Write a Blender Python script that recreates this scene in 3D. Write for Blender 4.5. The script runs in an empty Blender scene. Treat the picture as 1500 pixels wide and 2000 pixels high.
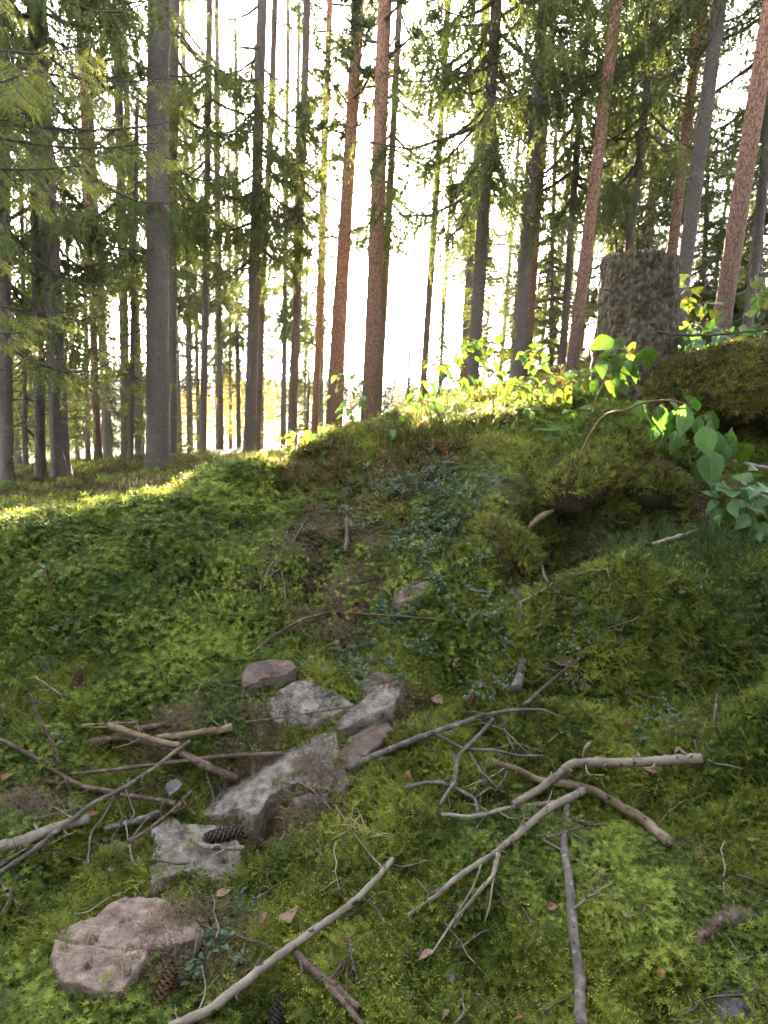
import bpy, math, random
import numpy as np
from mathutils import Vector, Matrix, Quaternion, Euler

RNG = np.random.default_rng(7)
random.seed(7)
sc = bpy.context.scene
COL = sc.collection

# ------------------------------------------------------------------ camera, sky, sun, exposure
FPX = 1300.0                      # focal length in photograph pixels (1500 wide)
PITCH = math.radians(12.2)        # looking down
ROLL = math.radians(2.4)
CAMZ = 1.45
SUN_EL, SUN_PX = math.radians(8.5), 740
EXPOSURE = 5.1
SKY_STRENGTH = 0.10
HAZE = 0.00010
SUN_STRENGTH = 5.0

cP, sP, cR, sR = math.cos(PITCH), math.sin(PITCH), math.cos(ROLL), math.sin(ROLL)
fwd = Vector((0, cP, -sP)); up0 = Vector((0, sP, cP)); rt0 = Vector((1, 0, 0))
rtc = rt0 * cR + up0 * sR
upc = -rt0 * sR + up0 * cR
cam = bpy.data.cameras.new('camera')
cam.sensor_fit = 'HORIZONTAL'; cam.sensor_width = 36.0; cam.lens = 36.0 * FPX / 1500.0
cam.clip_start = 0.05; cam.clip_end = 3000
camo = bpy.data.objects.new('camera', cam); COL.objects.link(camo)
camo.matrix_world = Matrix(((rtc.x, upc.x, -fwd.x, 0), (rtc.y, upc.y, -fwd.y, 0), (rtc.z, upc.z, -fwd.z, CAMZ), (0, 0, 0, 1)))
sc.camera = camo

def ray(px, py):
    """direction through a photograph pixel, scaled so that y = 1"""
    d = rtc * ((px - 750) / FPX) + upc * ((1000 - py) / FPX) + fwd
    return np.array([d.x / d.y, 1.0, d.z / d.y])

SUN_AZ = math.atan2(ray(SUN_PX, 640)[0], 1.0)      # measured from +Y towards +X
world = bpy.data.worlds.new('World'); sc.world = world; world.use_nodes = True
wn = world.node_tree.nodes; wl = world.node_tree.links
wn.clear()
sky = wn.new('ShaderNodeTexSky'); sky.sky_type = 'NISHITA'; sky.sun_disc = False
sky.sun_elevation = SUN_EL; sky.sun_rotation = SUN_AZ
sky.air_density = 0.5; sky.dust_density = 1.6; sky.ozone_density = 0.3; sky.altitude = 100
bg = wn.new('ShaderNodeBackground'); bg.inputs['Strength'].default_value = SKY_STRENGTH
wo = wn.new('ShaderNodeOutputWorld')
veil = wn.new('ShaderNodeHueSaturation'); veil.inputs['Saturation'].default_value = 0.45      # thin even haze over the whole sky
wl.new(sky.outputs[0], veil.inputs['Color']); wl.new(veil.outputs[0], bg.inputs[0]); wl.new(bg.outputs[0], wo.inputs[0])

sl = bpy.data.lights.new('sun', 'SUN'); sl.energy = SUN_STRENGTH; sl.angle = math.radians(0.6); sl.color = (1.0, 0.80, 0.55)
so = bpy.data.objects.new('sun', sl); COL.objects.link(so)
sdir = Vector((math.sin(SUN_AZ) * math.cos(SUN_EL), math.cos(SUN_AZ) * math.cos(SUN_EL), math.sin(SUN_EL)))
so.rotation_euler = sdir.to_track_quat('Z', 'Y').to_euler(); so.location = sdir * 60

sc.view_settings.view_transform = 'Standard'; sc.view_settings.look = 'None'
sc.view_settings.exposure = EXPOSURE; sc.view_settings.gamma = 1.0; sc.view_settings.use_curve_mapping = False
sc.render.engine = 'CYCLES'
sc.cycles.use_denoising = True
sc.cycles.max_bounces = 3; sc.cycles.diffuse_bounces = 2; sc.cycles.glossy_bounces = 1
sc.cycles.transmission_bounces = 2; sc.cycles.transparent_max_bounces = 4
sc.cycles.use_adaptive_sampling = True; sc.cycles.adaptive_threshold = 0.06; sc.cycles.adaptive_min_samples = 16
sc.cycles.use_light_tree = False
sc.cycles.volume_bounces = 0
sc.cycles.caustics_reflective = False; sc.cycles.caustics_refractive = False
sc.cycles.sample_clamp_indirect = 6.0

# ------------------------------------------------------------------ helpers: noise
def _hash(ix, iy, iz, s):
    h = (ix * 374761393 + iy * 668265263 + iz * 2147483647 + s * 974634777) & 0xFFFFFFFF
    h = ((h ^ (h >> 13)) * 1274126177) & 0xFFFFFFFF
    h = ((h ^ (h >> 16)) * 2246822519) & 0xFFFFFFFF
    return ((h ^ (h >> 15)) & 0xFFFFFF) / float(0xFFFFFF)

def vnoise(p, seed=0):
    p = np.asarray(p, float)
    i = np.floor(p).astype(np.int64); f = p - i; f = f * f * (3 - 2 * f)
    x, y, z = i[..., 0], i[..., 1], i[..., 2]
    fx, fy, fz = f[..., 0], f[..., 1], f[..., 2]
    def L(a, b, t): return a + (b - a) * t
    r = []
    for dz in (0, 1):
        a = L(_hash(x, y, z + dz, seed), _hash(x + 1, y, z + dz, seed), fx)
        b = L(_hash(x, y + 1, z + dz, seed), _hash(x + 1, y + 1, z + dz, seed), fx)
        r.append(L(a, b, fy))
    return L(r[0], r[1], fz) * 2 - 1

def fbm(p, oct=4, seed=0):
    p = np.asarray(p, float); a = 1.0; s = 0; t = 0
    for k in range(oct):
        s = s + a * vnoise(p * (2.03 ** k), seed + k); t += a; a *= 0.5
    return s / t

# ------------------------------------------------------------------ helpers: meshes, objects
def mesh_from(name, V, F, smooth=True, attrs=None):
    """V (n,3); F list of index arrays (m,3) or (m,4)"""
    V = np.asarray(V, np.float32)
    me = bpy.data.meshes.new(name)
    me.vertices.add(len(V)); me.vertices.foreach_set('co', V.ravel())
    if isinstance(F, np.ndarray): F = [F]
    F = [np.asarray(f, np.int32) for f in F if len(f)]
    if F:
        idx = np.concatenate([f.ravel() for f in F])
        tot = np.concatenate([np.full(len(f), f.shape[1], np.int32) for f in F])
        start = np.concatenate([[0], np.cumsum(tot)[:-1]]).astype(np.int32)
        me.loops.add(len(idx)); me.loops.foreach_set('vertex_index', idx)
        me.polygons.add(len(tot)); me.polygons.foreach_set('loop_start', start)
        if smooth: me.polygons.foreach_set('use_smooth', np.ones(len(tot), bool))
    if attrs:
        for k, (typ, dom, data) in attrs.items():
            a = me.attributes.new(k, typ, dom)
            data = np.asarray(data)
            if typ == 'FLOAT': a.data.foreach_set('value', data.astype(np.float32).ravel())
            elif typ == 'INT': a.data.foreach_set('value', data.astype(np.int32).ravel())
            elif typ == 'FLOAT_VECTOR': a.data.foreach_set('vector', data.astype(np.float32).ravel())
    me.update(calc_edges=True)
    return me

class MB:
    """collects triangles and quads for one mesh"""
    def __init__(s): s.V = []; s.T = []; s.Q = []; s.n = 0
    def add(s, V, T=None, Q=None):
        V = np.asarray(V, float).reshape(-1, 3)
        if T is not None and len(T): s.T.append(np.asarray(T, int) + s.n)
        if Q is not None and len(Q): s.Q.append(np.asarray(Q, int) + s.n)
        s.V.append(V); s.n += len(V)
    def arrays(s):
        F = []
        if s.T: F.append(np.concatenate(s.T))
        if s.Q: F.append(np.concatenate(s.Q))
        return np.concatenate(s.V), F
    def mesh(s, name, smooth=True, attrs=None):
        V, F = s.arrays(); return mesh_from(name, V, F, smooth, attrs)

def link(name, data, mat=None, parent=None, loc=None):
    o = bpy.data.objects.new(name, data); COL.objects.link(o)
    if mat is not None and data is not None and not data.materials: data.materials.append(mat)
    if loc is not None: o.location = loc
    if parent is not None: o.parent = parent
    return o

def tag(o, label=None, cat=None, group=None, kind=None):
    if label: o['label'] = label
    if cat: o['category'] = cat
    if group: o['group'] = group
    if kind: o['kind'] = kind
    return o

def unit(v):
    v = np.asarray(v, float); return v / (np.linalg.norm(v, axis=-1, keepdims=True) + 1e-12)

def smooth_line(P, n):
    """Catmull-Rom through points -> n points (any number of columns)"""
    P = np.asarray(P, float)
    if len(P) == 2:
        t = np.linspace(0, 1, n)[:, None]; return P[0] * (1 - t) + P[1] * t
    Q = np.vstack([2 * P[0] - P[1], P, 2 * P[-1] - P[-2]])
    t = np.linspace(0, len(P) - 1 - 1e-6, n); k = t.astype(int); f = (t - k)[:, None]
    a, b, c, d = Q[k], Q[k + 1], Q[k + 2], Q[k + 3]
    return 0.5 * (2 * b + (c - a) * f + (2 * a - 5 * b + 4 * c - d) * f ** 2 + (3 * b - 3 * c + d - a) * f ** 3)

def tube(mb, P, R, nseg=8, knob=0.0, seed=0, cap=True):
    P = np.asarray(P, float); n = len(P); R = np.broadcast_to(np.asarray(R, float), (n,))
    T = unit(np.gradient(P, axis=0))
    ref = np.array([0, 0, 1.0]) if abs(T[0][2]) < 0.9 else np.array([1.0, 0, 0])
    a = unit(np.cross(T[0], ref)); V = []
    ang = np.linspace(0, 2 * np.pi, nseg, endpoint=False)
    for i in range(n):
        a = unit(a - T[i] * np.dot(a, T[i])); b = np.cross(T[i], a)
        ring = P[i] + (np.cos(ang)[:, None] * a + np.sin(ang)[:, None] * b) * R[i]
        V.append(ring)
    V = np.array(V)
    if knob:
        sc_ = 1.2 / max(R.max(), 1e-4)
        nz = fbm(V * np.array([sc_, sc_, sc_]) * 0.6, 3, seed)
        V = V + (V - P[:, None, :]) * (nz * knob)[..., None]
    V = V.reshape(-1, 3)
    i = np.arange(n - 1)[:, None] * nseg; j = np.arange(nseg)[None, :]; j2 = (j + 1) % nseg
    Q = np.stack([i + j, i + j2, i + nseg + j2, i + nseg + j], -1).reshape(-1, 4)
    if cap:
        V = np.vstack([V, P[0] - T[0] * R[0] * .1, P[-1] + T[-1] * R[-1] * .1])
        c0, c1 = n * nseg, n * nseg + 1
        jj = np.arange(nseg); T_ = np.vstack([np.stack([np.full(nseg, c0), (jj + 1) % nseg, jj], 1),
                                             np.stack([np.full(nseg, c1), (n - 1) * nseg + jj, (n - 1) * nseg + (jj + 1) % nseg], 1)])
        mb.add(V, T=T_, Q=Q)
    else:
        mb.add(V, Q=Q)

# ------------------------------------------------------------------ helpers: materials
def new_mat(name):
    m = bpy.data.materials.new(name); m.use_nodes = True
    nt = m.node_tree; nt.nodes.clear()
    return m, nt, nt.nodes, nt.links

def N(nt, typ, **kw):
    n = nt.nodes.new(typ)
    ins = kw.pop('ins', {})
    for k, v in kw.items(): setattr(n, k, v)
    for k, v in ins.items():
        if hasattr(v, 'is_output') or isinstance(v, bpy.types.NodeSocket): nt.links.new(v, n.inputs[k])
        else: n.inputs[k].default_value = v
    return n

def ramp(nt, fac, stops):
    r = nt.nodes.new('ShaderNodeValToRGB'); nt.links.new(fac, r.inputs[0])
    e = r.color_ramp.elements
    while len(e) < len(stops): e.new(0.5)
    for k, (p, c) in enumerate(stops):
        e[k].position = p; e[k].color = (*c, 1)
    return r.outputs[0]

def finish(nt, shader):
    o = nt.nodes.new('ShaderNodeOutputMaterial'); nt.links.new(shader, o.inputs['Surface'])

def mixc(nt, fac, a, b, mode='MIX'):
    m = nt.nodes.new('ShaderNodeMix'); m.data_type = 'RGBA'; m.blend_type = mode
    for k, v in ((0, fac), (6, a), (7, b)):
        if isinstance(v, bpy.types.NodeSocket): nt.links.new(v, m.inputs[k])
        else: m.inputs[k].default_value = v if k == 0 else ((*v, 1) if len(v) == 3 else v)
    return m.outputs[2]

def leafy(nt, col, trans=0.4, rough=0.55, spec=0.3, bump=None, tcol=None):
    p = N(nt, 'ShaderNodeBsdfPrincipled', ins={'Roughness': rough, 'Specular IOR Level': spec})
    nt.links.new(col, p.inputs['Base Color'])
    t = N(nt, 'ShaderNodeBsdfTranslucent'); nt.links.new(tcol or col, t.inputs['Color'])
    if bump: nt.links.new(bump, p.inputs['Normal'])
    m = N(nt, 'ShaderNodeMixShader', ins={0: trans}); nt.links.new(p.outputs[0], m.inputs[1]); nt.links.new(t.outputs[0], m.inputs[2])
    finish(nt, m.outputs[0])

def inst_mat(name, stops, trans=0.35, rough=0.6, patch=3.0, patch_stops=None, spec=0.25, tboost=None):
    """foliage material: colour varies by instance and, in patches, by place"""
    m, nt, nn, ll = new_mat(name)
    oi = N(nt, 'ShaderNodeObjectInfo'); geo = N(nt, 'ShaderNodeNewGeometry')
    nz = N(nt, 'ShaderNodeTexNoise', ins={'Vector': geo.outputs['Position'], 'Scale': patch, 'Detail': 3.0})
    nz2 = N(nt, 'ShaderNodeTexNoise', ins={'Vector': geo.outputs['Position'], 'Scale': patch * 14, 'Detail': 1.0})
    a = N(nt, 'ShaderNodeMath', operation='MULTIPLY_ADD', ins={0: oi.outputs['Random'], 1: 0.35, 2: nz.outputs[0]})
    a2 = N(nt, 'ShaderNodeMath', operation='MULTIPLY_ADD', ins={0: nz2.outputs[0], 1: 0.4, 2: a.outputs[0]})
    b = N(nt, 'ShaderNodeMapRange', ins={0: a2.outputs[0], 1: 0.60, 2: 1.12})
    c = ramp(nt, b.outputs[0], stops)
    tc = mixc(nt, 1.0, c, tboost, 'MULTIPLY') if tboost else None
    leafy(nt, c, trans, rough, spec, tcol=tc)
    return m

def bark_mat(name, c_dark, c_mid, c_light, scale=9.0, zs=0.35, high=None, zr=(2, 7), bump=0.6, lichen=0.0):
    m, nt, nn, ll = new_mat(name)
    tc = N(nt, 'ShaderNodeTexCoord')
    oi = N(nt, 'ShaderNodeObjectInfo')
    mp = N(nt, 'ShaderNodeMapping', ins={'Vector': tc.outputs['Object'], 'Scale': (scale, scale, scale * zs)})
    wob = N(nt, 'ShaderNodeTexNoise', ins={'Vector': mp.outputs[0], 'Scale': 1.3, 'Detail': 3.0})
    add = N(nt, 'ShaderNodeVectorMath', operation='MULTIPLY_ADD', ins={0: wob.outputs['Color'], 1: (.9, .9, .9), 2: mp.outputs[0]})
    vo = N(nt, 'ShaderNodeTexVoronoi', feature='DISTANCE_TO_EDGE', ins={'Vector': add.outputs[0], 'Scale': 1.6})
    vc = N(nt, 'ShaderNodeTexVoronoi', feature='F1', ins={'Vector': add.outputs[0], 'Scale': 1.6})
    nz = N(nt, 'ShaderNodeTexNoise', ins={'Vector': mp.outputs[0], 'Scale': 5.0, 'Detail': 6.0, 'Roughness': 0.65})
    cr = N(nt, 'ShaderNodeMapRange', ins={0: vo.outputs['Distance'], 1: 0.0, 2: 0.16})
    c1 = ramp(nt, nz.outputs[0], [(0.3, c_dark), (0.5, c_mid), (0.72, c_light)])
    sep = N(nt, 'ShaderNodeSeparateColor', ins={0: vc.outputs['Color']})
    tint = mixc(nt, sep.outputs[0], c1, c_mid)
    if high:
        sx = N(nt, 'ShaderNodeSeparateXYZ', ins={0: tc.outputs['Object']})
        hn = N(nt, 'ShaderNodeMath', operation='MULTIPLY_ADD', ins={0: nz.outputs[0], 1: 2.5, 2: sx.outputs[2]})
        hz = N(nt, 'ShaderNodeMapRange', ins={0: hn.outputs[0], 1: zr[0], 2: zr[1]})
        tint = mixc(nt, hz.outputs[0], tint, mixc(nt, nz.outputs[0], high, tuple(min(1, h * 1.5) for h in high)))
    col = mixc(nt, cr.outputs[0], c_dark, tint)
    if lichen:
        ln = N(nt, 'ShaderNodeTexNoise', ins={'Vector': tc.outputs['Object'], 'Scale': 6.0, 'Detail': 6.0, 'Roughness': .7})
        lm = N(nt, 'ShaderNodeMapRange', ins={0: ln.outputs[0], 1: 0.56, 2: 0.64})
        lmm = N(nt, 'ShaderNodeMath', operation='MULTIPLY', ins={0: lm.outputs[0], 1: lichen})
        col = mixc(nt, lmm.outputs[0], col, (0.16, 0.19, 0.10))
    hgt = N(nt, 'ShaderNodeMath', operation='MULTIPLY_ADD', ins={0: cr.outputs[0], 1: 0.7, 2: nz.outputs[0]})
    bp = N(nt, 'ShaderNodeBump', ins={'Height': hgt.outputs[0], 'Strength': bump, 'Distance': 0.02})
    p = N(nt, 'ShaderNodeBsdfPrincipled', ins={'Roughness': 0.9, 'Specular IOR Level': 0.15, 'Base Color': col, 'Normal': bp.outputs[0]})
    finish(nt, p.outputs[0])
    return m

def noise_mat(name, stops, scale=8.0, rough=0.85, bump=0.4, dist=0.01, spec=0.2, detail=6.0, stretch=(1, 1, 1), trans=0.0, speck=None):
    m, nt, nn, ll = new_mat(name)
    tc = N(nt, 'ShaderNodeTexCoord'); oi = N(nt, 'ShaderNodeObjectInfo')
    off = N(nt, 'ShaderNodeVectorMath', operation='MULTIPLY_ADD', ins={0: oi.outputs['Random'], 1: (13, 7, 5), 2: tc.outputs['Object']})
    mp = N(nt, 'ShaderNodeMapping', ins={'Vector': off.outputs[0], 'Scale': stretch})
    nz = N(nt, 'ShaderNodeTexNoise', ins={'Vector': mp.outputs[0], 'Scale': scale, 'Detail': detail, 'Roughness': 0.62})
    c = ramp(nt, nz.outputs[0], stops)
    if speck:
        n2 = N(nt, 'ShaderNodeTexNoise', ins={'Vector': mp.outputs[0], 'Scale': speck[0], 'Detail': 2.0})
        r2 = N(nt, 'ShaderNodeMapRange', ins={0: n2.outputs[0], 1: speck[1], 2: speck[1] + .08})
        c = mixc(nt, r2.outputs[0], c, speck[2])
    n3 = N(nt, 'ShaderNodeTexNoise', ins={'Vector': mp.outputs[0], 'Scale': scale * 6, 'Detail': 4.0})
    hh = N(nt, 'ShaderNodeMath', operation='MULTIPLY_ADD', ins={0: n3.outputs[0], 1: .5, 2: nz.outputs[0]})
    bp = N(nt, 'ShaderNodeBump', ins={'Height': hh.outputs[0], 'Strength': bump, 'Distance': dist})
    if trans:
        leafy(nt, c, trans, rough, spec, bp.outputs[0])
    else:
        p = N(nt, 'ShaderNodeBsdfPrincipled', ins={'Roughness': rough, 'Specular IOR Level': spec, 'Base Color': c, 'Normal': bp.outputs[0]})
        finish(nt, p.outputs[0])
    return m

# ------------------------------------------------------------------ terrain: height function
_cp = []
for px, py, Y in [
    # foreground, nearly level
    (0, 2000, 1.22), (375, 2000, 1.22), (750, 2000, 1.22), (1125, 2000, 1.21), (1500, 2000, 1.19),
    (100, 1850, 1.44), (500, 1800, 1.50), (900, 1800, 1.50), (1300, 1800, 1.46), (1480, 1800, 1.43),
    (0, 1650, 1.80), (430, 1640, 1.78), (800, 1640, 1.78), (1100, 1650, 1.75), (1330, 1640, 1.74),
    # little ledge on the right with the bright cushion above it
    (1470, 1600, 1.82), (1480, 1530, 1.83), (1480, 1450, 1.95), (1300, 1450, 2.06), (1250, 1560, 1.92),
    (1100, 1480, 2.06), (900, 1480, 2.08), (650, 1480, 2.10), (300, 1480, 2.12), (50, 1480, 2.12),
    (100, 1370, 2.36), (400, 1370, 2.34), (700, 1370, 2.34), (950, 1370, 2.34), (1200, 1390, 2.26), (1420, 1380, 2.28),
    # foot of the bank
    (60, 1270, 2.58), (300, 1280, 2.56), (520, 1290, 2.55), (760, 1280, 2.58),
    # mossy mound on the right
    (1000, 1300, 2.48), (1150, 1290, 2.46), (1300, 1300, 2.46), (1450, 1290, 2.50),
    (1050, 1210, 2.60), (1200, 1180, 2.62), (1380, 1190, 2.66), (1480, 1150, 2.80), (1180, 1130, 2.78), (1350, 1110, 2.92),
    # hollow under the bank
    (1060, 1110, 3.25), (1080, 1050, 3.40), (1200, 1050, 3.30), (1330, 1030, 3.30), (1470, 1040, 3.20),
    # the bank
    (60, 1160, 2.78), (280, 1160, 2.80), (500, 1180, 2.82), (700, 1190, 2.84), (880, 1180, 2.78), (980, 1150, 2.86),
    (60, 1090, 2.95), (280, 1080, 3.00), (500, 1060, 3.12), (700, 1080, 3.14), (880, 1080, 3.00), (980, 1060, 3.00),
    (500, 990, 3.40), (700, 980, 3.55), (880, 980, 3.40), (1000, 960, 3.40), (1150, 950, 3.55), (1300, 950, 3.62), (1450, 950, 3.60),
    (640, 920, 3.95), (760, 900, 4.05), (900, 890, 3.95), (1050, 870, 3.95), (1200, 850, 4.05), (1350, 870, 4.00), (1480, 870, 3.95),
    # crest
    (5, 1040, 3.15), (150, 1015, 3.22), (300, 980, 3.42), (420, 950, 3.62), (520, 925, 3.80), (600, 885, 4.2), (680, 848, 4.70),
    (800, 812, 5.0), (930, 800, 4.9), (1050, 790, 4.85), (1160, 775, 4.75), (1300, 720, 5.2), (1480, 700, 5.2)]:
    d = ray(px, py) * Y; _cp.append((d[0], d[1], CAMZ + d[2]))
    if (px, py) in ((5, 1040), (150, 1015), (300, 980), (420, 950), (520, 925), (600, 885)):      # the level top of the left bank
        for dy, dz in ((.25, -.015), (.5, -.05), (.9, -.38)): _cp.append((d[0] * (1 + dy / Y), d[1] + dy, CAMZ + d[2] + dz))
_cp += [(-2.0, 4.7, .1), (-1.1, 5.4, .35), (-3, 6, -.05), (-1.2, 7.5, .10), (-.4, 6.6, .80), (-6, 9, -.6), (-3.2, 10, -.35), (-4, 13, -.45), (-8, 13, -.9),
        (0, 9, .62), (0, 13, .25), (1, 7, 1.2), (2.5, 7, 1.45), (4.5, 7.5, 1.9), (3, 10, 1.45), (5.6, 11, 2.2), (4, 15, 1.7), (8, 13, 2.5),
        (-2, 16, -.7), (0, 20, -.4), (-4, 20, -1.1), (-12, 20, -2.0), (2.5, 20, .9), (10, 20, 2.4), (0, 30, -2.4), (-9, 30, -3.2), (9, 30, 1.4), (18, 30, 2.0),
        (-22, 55, -6.0), (0, 55, -5.8), (25, 55, -2), (-60, 110, -7), (0, 110, -7), (60, 110, -6), (0, 300, -7), (-200, 300, -7), (200, 300, -7)]
_cp = np.array(_cp)
def _st(x, y):
    yy = np.maximum(y, 0.35)
    return np.stack([np.clip(x / (yy + 1.2), -1.25, 1.25) * 1.6, np.log(yy + 1.2) * 1.5], -1)
_cs = _st(_cp[:, 0], _cp[:, 1])
def _kern(r2): return np.where(r2 > 1e-12, 0.5 * r2 * np.log(np.maximum(r2, 1e-12)), 0)
_K = _kern(((_cs[:, None] - _cs[None]) ** 2).sum(-1)) + np.eye(len(_cs)) * 4e-4
_P = np.hstack([np.ones((len(_cs), 1)), _cs])
_A = np.block([[_K, _P], [_P.T, np.zeros((3, 3))]])
_w = np.linalg.solve(_A, np.concatenate([_cp[:, 2], np.zeros(3)]))
def H0(x, y):
    x = np.asarray(x, float); y = np.asarray(y, float)
    s = _st(x, y); shp = s.shape[:-1]; s = s.reshape(-1, 2); out = np.empty(len(s))
    for k in range(0, len(s), 20000):
        q = s[k:k + 20000]
        out[k:k + 20000] = _kern(((q[:, None] - _cs[None]) ** 2).sum(-1)) @ _w[:-3] + _w[-3] + q @ _w[-2:]
    return out.reshape(shp)
def worley(x, y, f, seed):
    X = x * f; Y = y * f; ix = np.floor(X).astype(np.int64); iy = np.floor(Y).astype(np.int64); d = np.full(X.shape, 9.0)
    for a in (-1, 0, 1):
        for b in (-1, 0, 1):
            cx = ix + a + _hash(ix + a, iy + b, 0 * ix, seed); cy = iy + b + _hash(ix + a, iy + b, 0 * ix + 1, seed)
            d = np.minimum(d, (X - cx) ** 2 + (Y - cy) ** 2)
    return d
def at(px, py, Y):
    d = ray(px, py) * Y; return np.array([d[0], d[1], d[2] + CAMZ])
CREST = [tuple(at(px, py, Y)[:2]) for px, py, Y in ((5, 1040, 3.15), (80, 1027, 3.18), (150, 1015, 3.22), (225, 997, 3.3), (300, 980, 3.42), (360, 965, 3.5), (420, 950, 3.62), (520, 925, 3.80), (600, 885, 4.2), (930, 800, 4.9), (1000, 795, 4.9))]
BUMPS = [(*at(px, py, Y)[:2], rx, ry, h) for px, py, Y, rx, ry, h in [
    (1190, 1195, 2.64, .36, .18, .21), (1040, 1280, 2.52, .13, .10, .10), (1380, 1230, 2.60, .20, .15, .10), (1180, 1345, 2.38, .34, .05, -.06),
    (1062, 1095, 3.10, .14, .24, -.60), (1130, 1045, 3.22, .22, .10, -.22), (1330, 1000, 3.40, .40, .10, -.24), (1420, 890, 3.86, .40, .12, -.16),
    (950, 1090, 2.95, .17, .13, .11), (1030, 1000, 3.28, .20, .12, .10), (1230, 960, 3.5, .22, .10, .10),
    (1430, 1565, 1.89, .17, .05, -.16), (1450, 1475, 2.02, .22, .09, .13), (1250, 1350, 2.36, .25, .05, -.08), (1440, 1330, 2.40, .16, .06, -.10), (1040, 1345, 2.38, .10, .05, -.07),
    (505, 940, 3.80, .22, .16, .05), (130, 1120, 2.88, .3, .15, .05), (400, 1110, 2.95, .3, .14, .05),
    (610, 1150, 2.95, .12, .14, -.09), (870, 1150, 2.86, .15, .12, .05), (640, 1250, 2.66, .3, .06, -.04), (1000, 1440, 2.16, .10, .08, .05), (780, 1330, 2.46, .12, .10, .04),
    (700, 1720, 1.64, .15, .12, .03), (1050, 1850, 1.42, .14, .12, .03), (1330, 1900, 1.33, .1, .1, .03), (560, 1650, 1.76, .1, .1, .025), (200, 1700, 1.70, .16, .1, .03)]]
def H(x, y): return H_raw(x, y) - H_SHIFT * np.clip((11 - np.asarray(y, float)) / 4, 0, 1)
def H_raw(x, y):
    x = np.asarray(x, float); y = np.asarray(y, float)
    p = np.stack([x, y, np.zeros_like(x)], -1)
    z = H0(x, y)
    b = fbm(p * 3.2, 3, 11)
    z = z + 0.035 * b + 0.05 * np.abs(vnoise(p * 2.1, 5)) * np.clip((y - .8) / 2, 0, 1) - .02
    z = z + 0.012 * vnoise(p * 9, 9)
    near = np.clip((9 - y) / 3, 0, 1)
    calm = np.zeros_like(x)
    for cx_, cy_ in CREST: calm = np.maximum(calm, np.exp(-(((x - cx_) / .26) ** 2 + ((y - cy_ - .2) / .3) ** 2)))
    near = near * (1 - .8 * calm)
    wx = x + .06 * vnoise(p * 5, 77); wy = y + .06 * vnoise(p * 5, 78)
    z = z - near * (.16 * np.clip(worley(wx, wy, 3.0, 3), 0, 1) + .06 * np.clip(worley(wx, wy, 7.5, 4), 0, 1)) + near * .07
    for bx, by, rx, ry, h in BUMPS:
        z = z + h * np.exp(-(((x - bx) / rx) ** 2 + ((y - by) / ry) ** 2) * 1.4)
    z = z + np.clip((y - 8) / 20, 0, 1) * .25 * fbm(p * .35, 2, 21)
    return z
_gx, _gy = np.meshgrid(np.linspace(-1.8, 1.2, 60), np.linspace(2.4, 4.8, 60))
H_SHIFT = float((H_raw(_gx, _gy) - H0(_gx, _gy)).mean()) + .035
def hit(px, py, off=0.0, Ymax=60):
    """where the ray through a photograph pixel meets the ground raised by off"""
    d = ray(px, py)
    Y = np.concatenate([np.arange(.7, 8, .01), np.arange(8, Ymax, .1)])
    g = CAMZ + d[2] * Y - H(d[0] * Y, Y) - off
    k = np.argmax(g < 0)
    if g[k] >= 0: k = len(Y) - 1
    y = Y[k]
    if k > 0:
        y = Y[k - 1] + (Y[k] - Y[k - 1]) * g[k - 1] / (g[k - 1] - g[k] + 1e-9)
    return np.array([d[0] * y, y, CAMZ + d[2] * y])
def Hn(x, y, e=.04):
    gx = (H(x + e, y) - H(x - e, y)) / (2 * e); gy = (H(x, y + e) - H(x, y - e)) / (2 * e)
    return unit(np.stack([-gx, -gy, np.ones_like(gx)], -1))

# bare, brown patches of the bank (needle litter instead of moss), plus the hollow, darkened by soil colour: centre, radius
BARE = [(*hit(640, 1120)[:2], .27), (*hit(585, 1050)[:2], .13), (*hit(690, 1180)[:2], .14), (*hit(560, 1590)[:2], .15), (*hit(370, 1880)[:2], .10),
        (*hit(330, 1440)[:2], .07), (*at(1062, 1095, 3.12)[:2], .30), (*at(1060, 1120, 2.98)[:2], .16), (*at(1130, 1045, 3.22)[:2], .26), (*hit(1350, 1000)[:2], .28),  # hollow and slot bared so dark soil colour stands in for their shade
        (*hit(500, 1490)[:2], .09), (*hit(60, 1590)[:2], .07), (*hit(760, 1420)[:2], .07)]
def bare(x, y):
    w = np.zeros_like(np.asarray(x, float))
    nz = fbm(np.stack([x, y, 0 * x], -1) * 7, 3, 31) * .45
    for bx, by, br in BARE:
        w = np.maximum(w, np.clip(1.25 - np.hypot(x - bx, y - by) / (br * .85) + nz * 1.6, 0, 1) * .9)
    return w

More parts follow.
